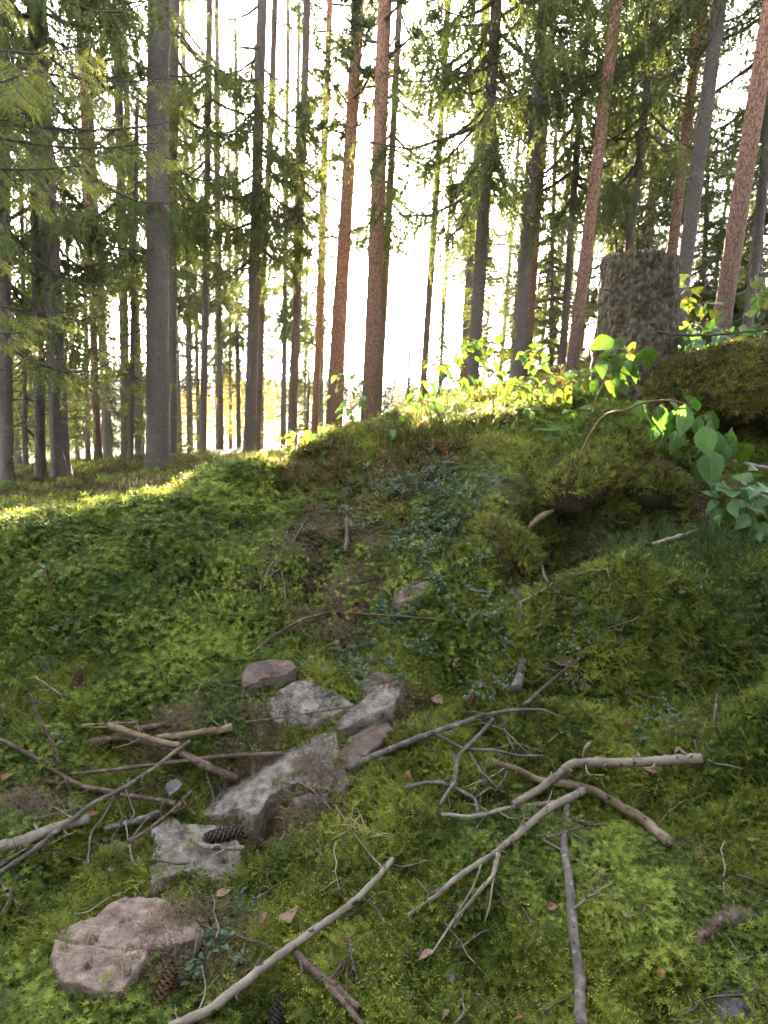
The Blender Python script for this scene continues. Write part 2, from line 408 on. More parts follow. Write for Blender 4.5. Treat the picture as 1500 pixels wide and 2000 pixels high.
# ------------------------------------------------------------------ ground sheet
def build_ground():
    u = np.linspace(-1, 1, 221); v = np.linspace(0, 1, 260)
    xs = np.sinh(u * 7.6) / np.sinh(7.6) * 250
    ys = -3 + np.sinh(v * 6.6 - 0.0) / np.sinh(6.6) * 330
    xs = np.sort(np.concatenate([np.linspace(-4.5, 4.5, 190), xs[np.abs(xs) > 4.55]]))
    ys = np.sort(np.concatenate([np.linspace(-3, .4, 12), np.linspace(.45, 7.5, 190), ys[ys > 7.6]]))
    X, Y = np.meshgrid(xs, ys); Z = H(X, Y)
    V = np.stack([X, Y, Z], -1).reshape(-1, 3)
    ny, nx = X.shape
    i = (np.arange(ny - 1)[:, None] * nx + np.arange(nx - 1)[None]).ravel()
    Q = np.stack([i, i + 1, i + nx + 1, i + nx], 1)
    me = mesh_from('ground', V, [Q], attrs={'bare': ('FLOAT', 'POINT', bare(X, Y).ravel())})
    m, nt, nn, ll = new_mat('forest_floor')
    geo = N(nt, 'ShaderNodeNewGeometry')
    a = N(nt, 'ShaderNodeAttribute', attribute_name='bare')
    n1 = N(nt, 'ShaderNodeTexNoise', ins={'Vector': geo.outputs['Position'], 'Scale': 3.0, 'Detail': 5.0})
    n2 = N(nt, 'ShaderNodeTexNoise', ins={'Vector': geo.outputs['Position'], 'Scale': 40.0, 'Detail': 4.0})
    green = ramp(nt, n2.outputs[0], [(.3, (.018, .026, .008)), (.6, (.05, .075, .016)), (.75, (.085, .08, .03))])
    soil = ramp(nt, n2.outputs[0], [(.3, (.012, .009, .006)), (.5, (.034, .024, .016)), (.72, (.075, .052, .034))])
    f = N(nt, 'ShaderNodeMapRange', ins={0: n1.outputs[0], 1: .58, 2: .68})
    c = mixc(nt, f.outputs[0], green, soil)
    c = mixc(nt, a.outputs['Fac'], c, soil)
    sx = N(nt, 'ShaderNodeSeparateXYZ', ins={0: geo.outputs['Position']})
    fy = N(nt, 'ShaderNodeMapRange', ins={0: sx.outputs[1], 1: 34.0, 2: 42.0})
    fld = ramp(nt, n1.outputs[0], [(.3, (.035, .045, .016)), (.7, (.06, .065, .026))])
    c = mixc(nt, fy.outputs[0], c, fld)
    bp = N(nt, 'ShaderNodeBump', ins={'Height': n2.outputs[0], 'Strength': .7, 'Distance': .03})
    p = N(nt, 'ShaderNodeBsdfPrincipled', ins={'Roughness': .95, 'Specular IOR Level': .1, 'Base Color': c, 'Normal': bp.outputs[0]})
    finish(nt, p.outputs[0])
    o = link('ground', me, m); tag(o, 'mossy forest floor rising into a bank', None, None, 'structure')
build_ground()

# ------------------------------------------------------------------ materials of trees
M_SPRUCE = bark_mat('spruce_bark', (.075, .058, .050), (.145, .114, .098), (.22, .18, .155), scale=26, zs=.5, bump=.9, lichen=.5)
M_PINE = bark_mat('pine_bark', (.07, .046, .036), (.12, .078, .058), (.17, .11, .08), scale=20, zs=.35, high=(.27, .14, .09), zr=(1.0, 5.5), bump=.7)
M_BIRCH = bark_mat('birch_bark', (.10, .09, .08), (.45, .43, .40), (.6, .58, .54), scale=6, zs=2.0, bump=.2)
M_TWIG = noise_mat('dead_twig_bark', [(.3, (.035, .026, .02)), (.7, (.11, .085, .07))], 20)
M_NEEDLE = inst_mat('spruce_needles', [(0, (.050, .062, .017)), (.5, (.088, .110, .026)), (1, (.145, .16, .036))], trans=.45, patch=.7, rough=.5)
M_NEEDLE_Y = inst_mat('yellow_green_sunlit_needles', [(0, (.09, .11, .016)), (.5, (.18, .205, .026)), (1, (.28, .285, .040))], trans=.45, patch=1.2, rough=.45)  # own yellow-green, brightened for sunlight that does not reach the near boughs
M_FAR = noise_mat('far_conifer_green', [(.3, (.030, .034, .020)), (.7, (.055, .055, .030))], 1.0, bump=0.1)
M_PNEEDLE = inst_mat('pine_needles', [(0, (.028, .042, .018)), (.5, (.055, .075, .026)), (1, (.10, .115, .035))], trans=.3, patch=.7, rough=.5)
M_GOLD = inst_mat('autumn_birch_leaves', [(0, (.22, .11, .02)), (.5, (.36, .20, .035)), (1, (.50, .32, .06))], trans=.5, patch=.6)
M_OLIVE = inst_mat('thin_olive_leaves', [(0, (.09, .09, .02)), (.5, (.16, .14, .03)), (1, (.26, .20, .04))], trans=.5, patch=.6)

# ------------------------------------------------------------------ conifer branches (arrays reused by every tree)
def shoot_arrays(P0, D, L, rng, spacing, nl, nw, droop, nseed=0):
    """needle-covered shoots: P0 (n,3) starts, D (n,3) directions, L (n,) lengths -> vertices of separate triangles"""
    out = []
    n = len(P0); k = int(max(3, round(np.median(L) / spacing)))
    t = (np.arange(k) + .5) / k
    side = unit(np.cross(D, np.array([0, 0, 1.0]) + rng.normal(0, .35, (n, 3))))
    nrm = unit(np.cross(side, D))
    P = P0[:, None] + D[:, None] * (L[:, None] * t)[..., None] + np.array([0, 0, -1.0]) * (droop * L[:, None] * t ** 2)[..., None]
    Dk = unit(np.broadcast_to(D[:, None], P.shape) + np.array([0, 0, -1.0]) * (2 * droop * t)[None, :, None])
    for s in (-1, 1):
        sd = side[:, None] * s * rng.uniform(.6, 1.1, (n, k, 1)) + nrm[:, None] * rng.normal(0, .45, (n, k, 1))
        ln = nl * rng.uniform(.7, 1.25, (n, k, 1)) * (1 - .45 * t[None, :, None])
        tip = P + (sd * .8 + Dk * .75) * ln
        w = Dk * (nw * .5)
        out.append(np.stack([P - w, P + w, tip], 2).reshape(-1, 3))
    # the shoot itself and its end needle
    a = side[:, None] * .006
    S = np.stack([P0, P0 + side * .012, P[:, -1] + D * nl * .6], 1).reshape(-1, 3)
    out.append(S)
    return np.concatenate(out)

def spruce_branch(rng, droopy=.6, spacing=.024, nl=.045, nw=.018, dens=1.0, hang=.9):
    """unit-length branch along +X; returns needle triangles (n,3) and the wooden axis (k,3)"""
    t = np.linspace(0, 1, 9)
    wob = np.cumsum(rng.normal(0, .018, 9))
    axis = np.stack([t, wob, -.30 * droopy * np.sin(t * 2.3) + .10 * t ** 3], 1)
    ns = int(34 * dens)
    ts = np.sort(rng.uniform(.16, 1, ns))
    P0 = np.stack([np.interp(ts, t, axis[:, c]) for c in range(3)], 1)
    sgn = np.where(np.arange(ns) % 2, 1, -1)
    ang = rng.uniform(.5, 1.1, ns) * sgn
    D = np.stack([np.cos(ang), np.sin(ang), rng.uniform(-1.1, .1, ns) * hang], 1)
    D = unit(D)
    L = (.30 * (1 - .65 * ts) + .08) * rng.uniform(.6, 1.3, ns)
    return P0, D, L, axis

def branch_lib(n, seed, **kw):
    lib = []
    for k in range(n):
        rng = np.random.default_rng(seed + k)
        g = dict(droopy=.6, spacing=.03, nl=.05, nw=.02, dens=1.0, hang=.9, droop=.35); g.update(kw)
        P0, D, L, axis = spruce_branch(rng, g['droopy'], dens=g['dens'], hang=g['hang'])
        V = [shoot_arrays(P0, D, L, rng, g['spacing'], g['nl'], g['nw'], g['droop'])]
        # second order shoots that hang from the first ones
        m = g.get('second', 1)
        for q in range(m):
            tt = rng.uniform(.25, .95, len(P0))
            P1 = P0 + D * (L * tt)[:, None] + np.array([0, 0, -1.]) * (g['droop'] * L * tt ** 2)[:, None]
            a = rng.uniform(-1, 1, len(P0))
            D1 = unit(D + np.stack([-D[:, 1], D[:, 0], 0 * a], 1) * a[:, None] * .9 + np.array([0, 0, -1.]) * rng.uniform(.1, 1.0, len(P0))[:, None] * g['hang'])
            V.append(shoot_arrays(P1, D1, L * rng.uniform(.35, .7, len(P0)), rng, g['spacing'], g['nl'], g['nw'], g['droop']))
        lib.append((np.concatenate(V), axis))
    return lib
LIB_OLD = branch_lib(6, 100, droopy=.9, hang=1.3, droop=.5, nl=.052, nw=.018, spacing=.031, dens=.95)
LIB_YOUNG = branch_lib(5, 200, droopy=.35, hang=.5, droop=.15, nl=.052, nw=.020, spacing=.028, dens=1.15)
LIB_THIN = branch_lib(4, 300, droopy=.7, hang=.9, droop=.35, nl=.045, nw=.012, spacing=.035, dens=.5, second=1)

def pine_lib(n, seed):
    lib = []
    for k in range(n):
        rng = np.random.default_rng(seed + k); t = np.linspace(0, 1, 9)
        axis = np.stack([t, np.cumsum(rng.normal(0, .05, 9)), .25 * t ** 2 + np.cumsum(rng.normal(0, .03, 9))], 1)
        V = []
        for q in range(12):
            tt = rng.uniform(.35, 1)
            c = np.array([np.interp(tt, t, axis[:, j]) for j in range(3)]) + rng.normal(0, .11, 3) * np.array([.6, 1, .6])
            nn = 34
            d = unit(rng.normal(0, 1, (nn, 3)) + np.array([.5, 0, .5]))
            b = c + rng.normal(0, .025, (nn, 3)); s = unit(np.cross(d, rng.normal(0, 1, (nn, 3)))) * .012
            V.append(np.stack([b - s, b + s, b + d * rng.uniform(.08, .14, (nn, 1))], 1).reshape(-1, 3))
        lib.append((np.concatenate(V), axis))
    return lib
LIB_PINE = pine_lib(5, 400)

def rotm(az, tilt):
    ca, sa, ct, st = math.cos(az), math.sin(az), math.cos(tilt), math.sin(tilt)
    return np.array([[ca * ct, -sa, -ca * st], [sa * ct, ca, -sa * st], [st, 0, ct]])

def crown_mesh(axis_fn, z0, z1, r0, r1, per_m, lib, rng, tilt=(-.15, .2), zfull=None, sparse_above=None, min_len=.3, azr=None):
    """axis_fn(z) -> trunk centre, radius. returns needle mesh and wooden branch mesh"""
    N_ = []; wood = MB(); z = z0
    while z < z1:
        f = (z - z0) / max(z1 - z0, .1)
        R = (r0 + (r1 - r0) * f) * rng.uniform(.55, 1.15)
        R = max(R, min_len)
        az = rng.uniform(0, 2 * np.pi) if azr is None else rng.uniform(*azr)
        B, ax = lib[rng.integers(len(lib))]
        M = rotm(az, rng.uniform(*tilt)) * R
        c, rad = axis_fn(z)
        N_.append(B @ M.T + c)
        A = ax @ M.T + c
        tube(wood, A[::2], np.linspace(.026, .005, len(A[::2])) * max(.5, min(1.4, R)), 4, cap=False)
        d = per_m if (sparse_above is None or z < sparse_above) else per_m * .18
        z += rng.uniform(.3, 1.7) / d
    V = np.concatenate(N_); F = np.arange(len(V)).reshape(-1, 3)
    return V, F, wood

TREES = []
def make_tree(name, label, cat, base, top_dir, height, dia, bark, crown=None, group=None, dead=None, seed=0, taper=.42, mesh_seg=16):
    """base: ground point; top_dir: unit axis; dia at breast height. crown: dict; dead: (z0,z1,n) bare twigs"""
    rng = np.random.default_rng(seed + 1000)
    base = np.asarray(base, float)
    e = tag(link(name, None, loc=base), label, cat, group)
    nz = int(max(14, height / .28)); z = np.linspace(-.35, height, nz)
    bend = np.stack([fbm(np.stack([z * .12, 0 * z + seed, 0 * z], 1), 2, 3), fbm(np.stack([z * .12, 0 * z + seed, 0 * z + 9], 1), 2, 4), 0 * z], 1) * .10
    bend = bend - bend[1]
    P = np.asarray(top_dir)[None] * z[:, None] + bend
    R = dia / 2 * (1 - taper * np.clip(z, 0, None) / height) + dia * .17 * np.exp(-np.clip(z + .05, 0, None) / .16)
    mb = MB(); tube(mb, P, R, mesh_seg, knob=.07, seed=seed)
    link('trunk', mb.mesh('trunk'), bark, e)
    def ax(zz):
        return np.array([np.interp(zz, z, P[:, c]) for c in range(3)]), np.interp(zz, z, R)
    if crown:
        c = dict(crown); mat = c.pop('mat', M_NEEDLE)
        V, F, wood = crown_mesh(ax, rng=rng, **c)
        link('crown', mesh_from('crown', V, [F], smooth=False), mat, e)
        tag(link('branches', wood.mesh('branches'), M_TWIG, e), kind='stuff')
    if dead:
        w = MB(); z0, z1, n, ln = dead
        for k in range(n):
            zz = rng.uniform(z0, z1); c0, r = ax(zz); az = rng.uniform(0, 2 * np.pi); l = ln * rng.uniform(.4, 1.2)
            d = np.array([math.cos(az), math.sin(az), rng.uniform(-.35, .15)])
            q = [c0 + d * r * .8, c0 + d * (r + l * .5) + np.array([0, 0, rng.normal(0, .05)]), c0 + d * (r + l) + np.array([0, 0, rng.normal(-.08, .1) * l])]
            tube(w, smooth_line(q, 5), np.linspace(.010, .003, 5) * (1 if l > .5 else .8), 4, cap=False)
            for s in range(rng.integers(1, 4)):
                tt = rng.uniform(.3, .9); b = q[0] * (1 - tt) + q[2] * tt
                tube(w, [b, b + unit(d + rng.normal(0, .6, 3)) * l * rng.uniform(.2, .45)], [.0045, .002], 3, cap=False)
        tag(link('dead_twigs', w.mesh('dead_twigs'), M_TWIG, e), kind='stuff')
    TREES.append(e)
    return e

def tree_px(name, label, cat, top, bot, Y, wpx, bark, ground_at=None, height=None, crown=None, dead=None, seed=0, group=None, **kw):
    """trunk seen from photograph pixel top to bot at forward distance Y, wpx wide at mid height"""
    a = at(*top, Y); b = at(*bot, Y); d = unit(a - b)
    # follow the axis down to the ground
    s = 0.0
    zg = float(H(np.array(b[0]), np.array(b[1])))
    t = (b[2] - zg) / d[2]
    base = b - d * t
    base[2] = float(H(np.array(base[0]), np.array(base[1])))
    dia = wpx / FPX * Y
    hv = a[2] - base[2]
    height = height or max(15.0, hv * 1.5)
    dia_b = dia / (1 - .42 * (hv * .5) / height)
    return make_tree(name, label, cat, base, d, height, dia_b, bark, crown, group, dead, seed, **kw)

GT = 'tall trunks of the forest'
def old(z0, r, per=5, zs=9, z1=17, lib=None, mat=None, tilt=(-.35, .1)):
    return dict(z0=z0, z1=z1, r0=r * 1.25, r1=r * .6, per_m=per * 1.45, lib=lib or LIB_OLD, mat=mat or M_NEEDLE, sparse_above=zs, tilt=tilt)
def pine(z0, r, per=3, z1=18):
    return dict(z0=z0, z1=z1, r0=r, r1=r * .8, per_m=per, lib=LIB_PINE, mat=M_PNEEDLE, tilt=(-.1, .5))

S, P_ = M_SPRUCE, M_PINE
tree_px('spruce_tree', 'dark spruce trunk cut by the left picture edge', 'tree', (2, 400), (15, 950), 10.5, 23, S, crown=old(2.2, 1.5, 4.5), dead=(.3, 3, 26, .8), seed=1, group=GT)
tree_px('spruce_tree', 'thinner dark spruce close left of the thick striped trunk', 'tree', (66, 100), (80, 945), 11, 18, S, crown=old(2.6, 1.3, 4), dead=(.3, 3.5, 26, .8), seed=2, group=GT)
tree_px('spruce_tree', 'thick brown spruce trunk with two thin stems beside it', 'tree', (82, 80), (120, 930), 10.8, 32, S, crown=old(3.4, 1.6, 4.5), dead=(.5, 4, 20, .6), seed=3, group=GT)
tree_px('spruce_tree', 'slim bare stem hugging the thick spruce on its left side', 'tree', (92, 300), (106, 935), 10.6, 7, S, height=7, dead=(1, 5, 12, .4), seed=4, group=GT)
tree_px('pine_tree', 'slender reddish pine trunk behind the pale green spruce foliage', 'tree', (150, 0), (192, 895), 13.5, 13, P_, crown=pine(6.5, 1.3), dead=(2.5, 7, 14, .6), seed=5, group=GT)
tree_px('spruce_tree', 'grey spruce trunk half hidden by pale green foliage', 'tree', (230, 0), (246, 880), 14, 16, S, crown=old(5.2, 1.5, 4.5), dead=(1, 5, 20, .7), seed=6, group=GT)
tree_px('spruce_tree', 'thickest grey scaly spruce trunk rising straight from the rise', 'tree', (306, 0), (309, 880), 11.5, 40, S, crown=old(8.5, 1.8, 4), seed=7, group=GT, mesh_seg=28)
tree_px('spruce_tree', 'reddish brown trunk directly behind the thickest grey spruce', 'tree', (350, 0), (336, 830), 15, 19, S, crown=old(5.0, 1.6, 4.5), dead=(1.2, 6, 34, 1.2), seed=8, group=GT)
tree_px('spruce_tree', 'thin bare spruce trunk standing before the golden birches', 'tree', (410, 0), (396, 882), 16, 12, S, crown=old(5.0, 1.3, 4.5), dead=(1, 6, 30, 1.2), seed=9, group=GT)
tree_px('spruce_tree', 'brown spruce trunk of a close pair beside the golden birches', 'tree', (515, 0), (487, 870), 16, 20, S, crown=old(4.4, 1.3, 5.5), dead=(1, 5, 26, 1.1), seed=10, group=GT)
tree_px('spruce_tree', 'thinner trunk of the close pair beside the golden birches', 'tree', (535, 0), (502, 868), 17.5, 12, S, crown=old(5.0, 1.1, 4), dead=(2, 6, 16, .8), seed=11, group=GT)
tree_px('spruce_tree', 'slim spruce with a narrow drooping crown right of the close pair', 'tree', (598, 0), (570, 840), 17, 15, S, crown=old(4.6, 1.0, 6.5), dead=(1, 5, 18, 1.2), seed=12, group=GT)
tree_px('pine_tree', 'thin crooked-limbed pine left of the two bright pink trunks', 'tree', (648, 0), (615, 830), 19, 12, P_, crown=pine(5.6, 1.4, 4.5), dead=(1.5, 7, 26, 1.4), seed=13, group=GT)
tree_px('spruce_tree', 'very thin dark stem just left of the first pink trunk', 'tree', (664, 400), (640, 828), 21, 7, S, height=9, crown=dict(z0=2.2, z1=9, r0=.9, r1=.2, per_m=5, lib=LIB_THIN), dead=(.6, 3, 14, .7), seed=14, group=GT)
tree_px('pine_tree', 'straight pink-brown pine trunk left of the low sun', 'tree', (697, 0), (657, 800), 15.5, 23, P_, crown=pine(6.6, 1.5, 4), dead=(4, 9, 8, .5), seed=15, group=GT)
tree_px('pine_tree', 'thick pink-brown pine trunk directly in front of the low sun', 'tree', (760, 0), (720, 815), 14, 27, P_, crown=pine(6.8, 1.5, 4), dead=(4, 9, 8, .5), seed=16, group=GT)
tree_px('spruce_tree', 'dark slim spruce directly behind the trunk in front of the sun', 'tree', (780, 0), (738, 800), 18, 13, S, crown=old(5.0, 1.3, 7), dead=(2, 6, 14, .8), seed=17, group=GT)
tree_px('spruce_tree', 'slim dark spruce with hanging dead twigs right of the sun', 'tree', (868, 100), (828, 735), 19, 12, S, crown=old(5.2, 1.1, 4.5, lib=LIB_THIN), dead=(1, 6, 34, 1.3), seed=18, group=GT)
tree_px('spruce_tree', 'thin pole-like spruce between the sun and the big shaggy spruce', 'tree', (930, 250), (905, 700), 22, 10, S, crown=old(4.6, 1.0, 4, lib=LIB_THIN), dead=(1, 5, 20, 1.2), seed=19, group=GT)
tree_px('spruce_tree', 'big shaggy spruce with a long drooping dark crown', 'tree', (978, 0), (932, 620), 13, 21, S, crown=old(3.9, 2.0, 6.5, z1=16), dead=(1, 4, 24, 1.4), seed=20, group=GT)
tree_px('spruce_tree', 'dark purple-brown trunk left of the slim leaning pair partner', 'tree', (1066, 0), (1014, 690), 12.5, 21, S, crown=old(5.6, 1.5, 5), dead=(1.5, 6, 26, 1.4), seed=21, group=GT)
tree_px('pine_tree', 'lighter slim trunk tight behind the dark purple-brown trunk', 'tree', (1092, 0), (1036, 620), 15.5, 16, P_, crown=pine(8, 1.3), dead=(3, 7, 12, .8), seed=22, group=GT)
tree_px('pine_tree', 'bright orange pine trunk left of the stump', 'tree', (1197, 0), (1118, 712), 11.5, 21, P_, crown=pine(8, 1.4), dead=(3, 7, 8, .6), seed=23, group=GT)
tree_px('spruce_tree', 'dim brown trunk between the orange pine and the purple-brown pair', 'tree', (1145, 200), (1096, 715), 15, 13, S, crown=old(3.6, 1.7, 6), dead=(.6, 4, 30, 1.2), seed=24, group=GT)
tree_px('spruce_tree', 'grey slim spruce rising behind the middle of the stump', 'tree', (1283, 0), (1215, 600), 14, 15, S, crown=old(3.6, 1.5, 7), dead=(1.5, 6, 30, 1.4), seed=25, group=GT)
tree_px('pine_tree', 'pale grey-pink trunk of the leaning pair right of the stump top', 'tree', (1383, 0), (1300, 600), 12.5, 18, P_, crown=pine(8, 1.4), dead=(2, 6, 16, 1.0), seed=26, group=GT)
tree_px('spruce_tree', 'darker thick trunk of the leaning pair right of the stump top', 'tree', (1398, 0), (1322, 640), 11, 25, S, crown=old(5.4, 1.6, 4), dead=(1.5, 6, 26, 1.3), seed=27, group=GT)
tree_px('pine_tree', 'thick trunk turning orange upwards near the right picture edge', 'tree', (1505, 0), (1408, 640), 9.5, 31, P_, crown=pine(7.5, 1.4), dead=(2, 5, 10, .6), seed=28, group=GT)
tree_px('spruce_tree', 'slim grey trunk at the far right edge behind yellow leaves', 'tree', (1505, 300), (1462, 625), 11.5, 17, S, crown=old(3.2, 1.6, 7), dead=(.8, 4, 20, 1.0), seed=29, group=GT)
tree_px('spruce_tree', 'thin dark stem behind the stump under the thick foliage', 'tree', (1295, 250), (1258, 600), 18, 9, S, crown=old(2.6, 1.4, 8), dead=(.8, 4, 20, 1.0), seed=30, group=GT)

# young spruces whose green skirts reach low
def young(name, label, top, bot, Y, wpx, z0, r, per, h, seed, mat=M_NEEDLE_Y, lib=None, r1=.25):
    return tree_px(name, label, 'tree', top, bot, Y, wpx, S, height=h, seed=seed, dead=(.2, max(.5, z0), 8, .5),
                   crown=dict(z0=z0, z1=h, r0=r, r1=r1, per_m=per, lib=lib or LIB_YOUNG, mat=mat, tilt=(-.3, .05)))
young('young_spruce', 'pale green young spruce between thick spruce trunks at left', (262, 330), (255, 880), 12.5, 9, .75, .72, 15, 6.2, 50)
young('young_spruce', 'green low spruce skirt behind the leftmost trunks', (40, 450), (50, 900), 12.5, 9, .8, 1.15, 10, 7.0, 51, lib=LIB_OLD)
young('young_spruce', 'loose green spruce foliage around the slender reddish pine', (165, 400), (172, 895), 15, 8, 1.2, 1.1, 8, 7.5, 52)
young('young_spruce', 'golden backlit small spruce below the big shaggy spruce', (948, 480), (930, 760), 17, 6, .3, 1.35, 10, 4.2, 53)
young('young_spruce', 'small pointed spruce in the haze right of the sun', (800, 560), (796, 760), 33, 5, .3, 1.3, 11, 5.2, 54, mat=M_NEEDLE)
young('young_spruce', 'second small pointed spruce right of the sun', (868, 480), (860, 760), 32, 6, .3, 1.5, 11, 7.0, 55, mat=M_NEEDLE)
young('young_spruce', 'small green spruce low between the bare trunk and thickest spruce', (370, 700), (368, 850), 17, 4, .15, .55, 16, 1.8, 56)
young('young_spruce', 'dark low spruce behind the trunks left of the sun', (606, 690), (600, 840), 24, 5, .2, .9, 14, 2.6, 57, mat=M_NEEDLE)
young('young_spruce', 'bushy dark green spruce filling the gap left of the stump', (1085, 420), (1075, 720), 17, 8, .4, 1.5, 12, 6.0, 58, mat=M_NEEDLE)
young('young_spruce', 'bushy dark green spruce behind the stump', (1190, 420), (1190, 700), 18, 8, .4, 1.7, 13, 6.5, 59, mat=M_NEEDLE)
young('young_spruce', 'dark green spruce between leaning pair and right edge trunk', (1385, 330), (1372, 640), 15, 8, .4, 1.5, 13, 6.5, 60, mat=M_NEEDLE)
young('young_spruce', 'dark green spruce against the right picture edge', (1490, 380), (1480, 640), 14, 8, .4, 1.4, 13, 6.0, 61, mat=M_NEEDLE)

# ------------------------------------------------------------------ forest farther back: whole trees copied from a few
def copy_tree(src, loc, rz, s, label, group):
    r = src.copy(); COL.objects.link(r); r.location = loc; r.rotation_euler = (0, 0, rz); r.scale = (s, s, s)
    tag(r, label, src['category'], group)
    for ch in src.children:
        c = ch.copy(); COL.objects.link(c); c.parent = r
    return r
def place_far():
    rng = np.random.default_rng(77)
    def zz(x, y): return float(H(np.array(float(x)), np.array(float(y))))
    def p_at(px, Y): d = ray(px, 700) * Y; return d[0], Y
    up = np.array([0, 0, 1.0])
    # prototypes stand in the wood themselves
    G = 'spruces deeper in the forest'
    def proto(px, Y, h, z0, r, per, seed, lib, mat=M_NEEDLE):
        x, y = p_at(px, Y)
        return make_tree('spruce_tree', 'dim spruce deeper in the forest behind the front trunks', 'tree', (x, y, zz(x, y)), up, h, .26, S,
                         dict(z0=z0, z1=h, r0=r, r1=.4, per_m=per, lib=lib, mat=mat, tilt=(-.35, .05)), G, (.5, z0 + 1, 20, 1.2), seed)
    A = [proto(1180, 26, 16, 2.2, 2.0, 13, 81, LIB_OLD), proto(20, 22, 15, 1.6, 2.0, 13, 82, LIB_OLD), proto(1440, 24, 14, 1.0, 2.1, 13, 83, LIB_YOUNG)]
    A.append(make_tree('spruce_tree', 'dim spruce deeper in the forest behind the front trunks', 'tree', (*p_at(368, 25), zz(*p_at(368, 25))), up, 19, .24, S,
             dict(z0=6.0, z1=19, r0=1.5, r1=.4, per_m=13, lib=LIB_OLD, mat=M_NEEDLE, tilt=(-.4, .05), sparse_above=13), G, (1.5, 6.5, 36, 1.3), 84))
    spots = [(345, 31, 1, 3), (395, 34, 1, 3), (425, 40, 1, 3), (455, 38, .9, 3), (500, 34, .95, 3), (520, 42, 1, 3), (575, 45, 1, 3), (605, 42, .9, 3), (865, 36, .9, 3), (935, 42, 1, 3), (970, 34, .9, 3), (1020, 36, .95, 3), (1085, 32, .9, 3),
             (440, 24, .9, 3), (470, 29, 1, 3), (555, 27, .95, 3), (585, 33, 1, 3), (628, 36, 1.05, 3), (325, 22, .9, 3), (270, 21, .9, 3), (205, 20, .85, 3), (888, 26, .95, 3), (915, 30, 1, 3), (1130, 24, .95, 3), (1235, 20, .85, 3), (1440, 17, .75, 3),
             (-60, 15, .7, 1), (100, 21, .6, 0), (140, 27, .7, 2), (215, 24, .6, 1), (275, 29, .6, 0), (60, 30, .8, 2), (-10, 27, .8, 0),
             (1000, 30, .6, 0), (1060, 25, .5, 2), (1110, 34, .7, 1), (1250, 30, .65, 2), (1290, 23, .55, 1), (1340, 28, .6, 0), (1370, 20, .5, 2),
             (1430, 31, .7, 1), (1530, 17, .6, 2), (1560, 26, .8, 1), (1210, 38, .7, 0), (1320, 40, .7, 2), (1500, 38, .8, 0),
             (950, 38, .6, 1), (900, 44, .55, 2), (1040, 46, .7, 0), (1630, 22, 1, 0), (1700, 30, 1, 2), (-120, 22, 1, 0), (-180, 30, 1, 1)]
    for px, Y, s, k in spots:
        x, y = p_at(px + rng.normal(0, 6), Y)
        lb = 'dim spruce deeper in the forest behind the left trunks' if px < 330 else 'slim spruce far behind the trunks left of the sun' if px < 700 else 'slim spruce far behind the trunks right of the sun' if px < 960 else 'dim spruce deeper in the forest behind the stump and right trunks'
        copy_tree(A[k], (x, y, zz(x, y)), rng.uniform(0, 6.28), s * rng.uniform(.85, 1.1), lb, G)
    # the wood goes on behind and beside the viewpoint and shades the bank from there
    for x, y, s, k in [(-6.5, -4, 1, 0), (-3.2, -5.5, 1.1, 1), (.4, -4.6, 1, 0), (3.6, -5.2, 1.1, 1), (6.8, -3.5, 1, 0), (-8.5, .5, 1, 1), (8.2, .8, 1, 0), (-1.4, -9, 1.1, 2), (2.4, -9.5, 1.1, 2), (-5.5, -9, 1.1, 0), (6, -9, 1.1, 1), (-7, 4.5, .9, 0), (9, 5, 1, 1), (-11, -4, 1, 2), (11, -4, 1, 2), (-4.6, -3.2, .9, 2), (5.2, -3.0, .9, 2), (-1.6, -6.5, 1, 0), (1.9, -6.8, 1, 1), (-8.5, -7, 1, 2), (8.8, -7, 1, 2), (0, -12, 1.1, 0), (-4, -13, 1.1, 1), (4.5, -13, 1.1, 0), (-9, -12, 1, 1), (9, -12, 1, 0), (-6.4, 1.8, .8, 2), (7.0, 2.6, .8, 2)]:
        copy_tree(A[k], (x, y, zz(x, y)), rng.uniform(0, 6.28), s, 'spruce of the wood around the viewpoint', 'spruces behind and beside the viewpoint')
    # autumn birches at the edge of the field
    GB = 'autumn birches beyond the trunks'
    def birch(px, Y, h, r, seed, mat, nleaf, label):
        x, y = p_at(px, Y); g = np.random.default_rng(seed); b = np.array([x, y, zz(x, y)])
        e = tag(link('birch_tree', None, loc=b), label, 'tree', GB)
        mb = MB(); z = np.linspace(-.2, h, 14); wob = np.cumsum(g.normal(0, .05, (14, 2)), 0)
        P = np.column_stack([wob, z]); tube(mb, P, np.linspace(.09, .015, 14) * h / 9, 8)
        link('trunk', mb.mesh('trunk'), M_BIRCH, e)
        br = MB(); L = []
        for k in range(26):
            t = g.uniform(.2, .97); c = np.array([np.interp(t * h, z, P[:, j]) for j in range(3)]); az = g.uniform(0, 6.28)
            l = r * (1.15 - .8 * t) * g.uniform(.6, 1.2); d = np.array([math.cos(az), math.sin(az), g.uniform(.3, 1.1)])
            q = smooth_line([c, c + d * l * .6, c + d * l + np.array([0, 0, -.15 * l])], 6)
            tube(br, q, np.linspace(.022, .005, 6), 4, cap=False)
            n = nleaf // 26; tt = g.uniform(.15, 1, n); pp = np.stack([np.interp(tt, np.linspace(0, 1, 6), q[:, j]) for j in range(3)], 1) + g.normal(0, .16, (n, 3)) * r * .7
            L.append(pp)
        tag(link('branches', br.mesh('branches'), M_BIRCH, e), kind='stuff')
        C = np.concatenate(L); n = len(C); a = unit(g.normal(0, 1, (n, 3))); b2 = unit(np.cross(a, g.normal(0, 1, (n, 3)))); s = g.uniform(.035, .065, (n, 1))
        V = np.stack([C - a * s, C + b2 * s * .7, C + a * s, C - b2 * s * .7], 1).reshape(-1, 3)
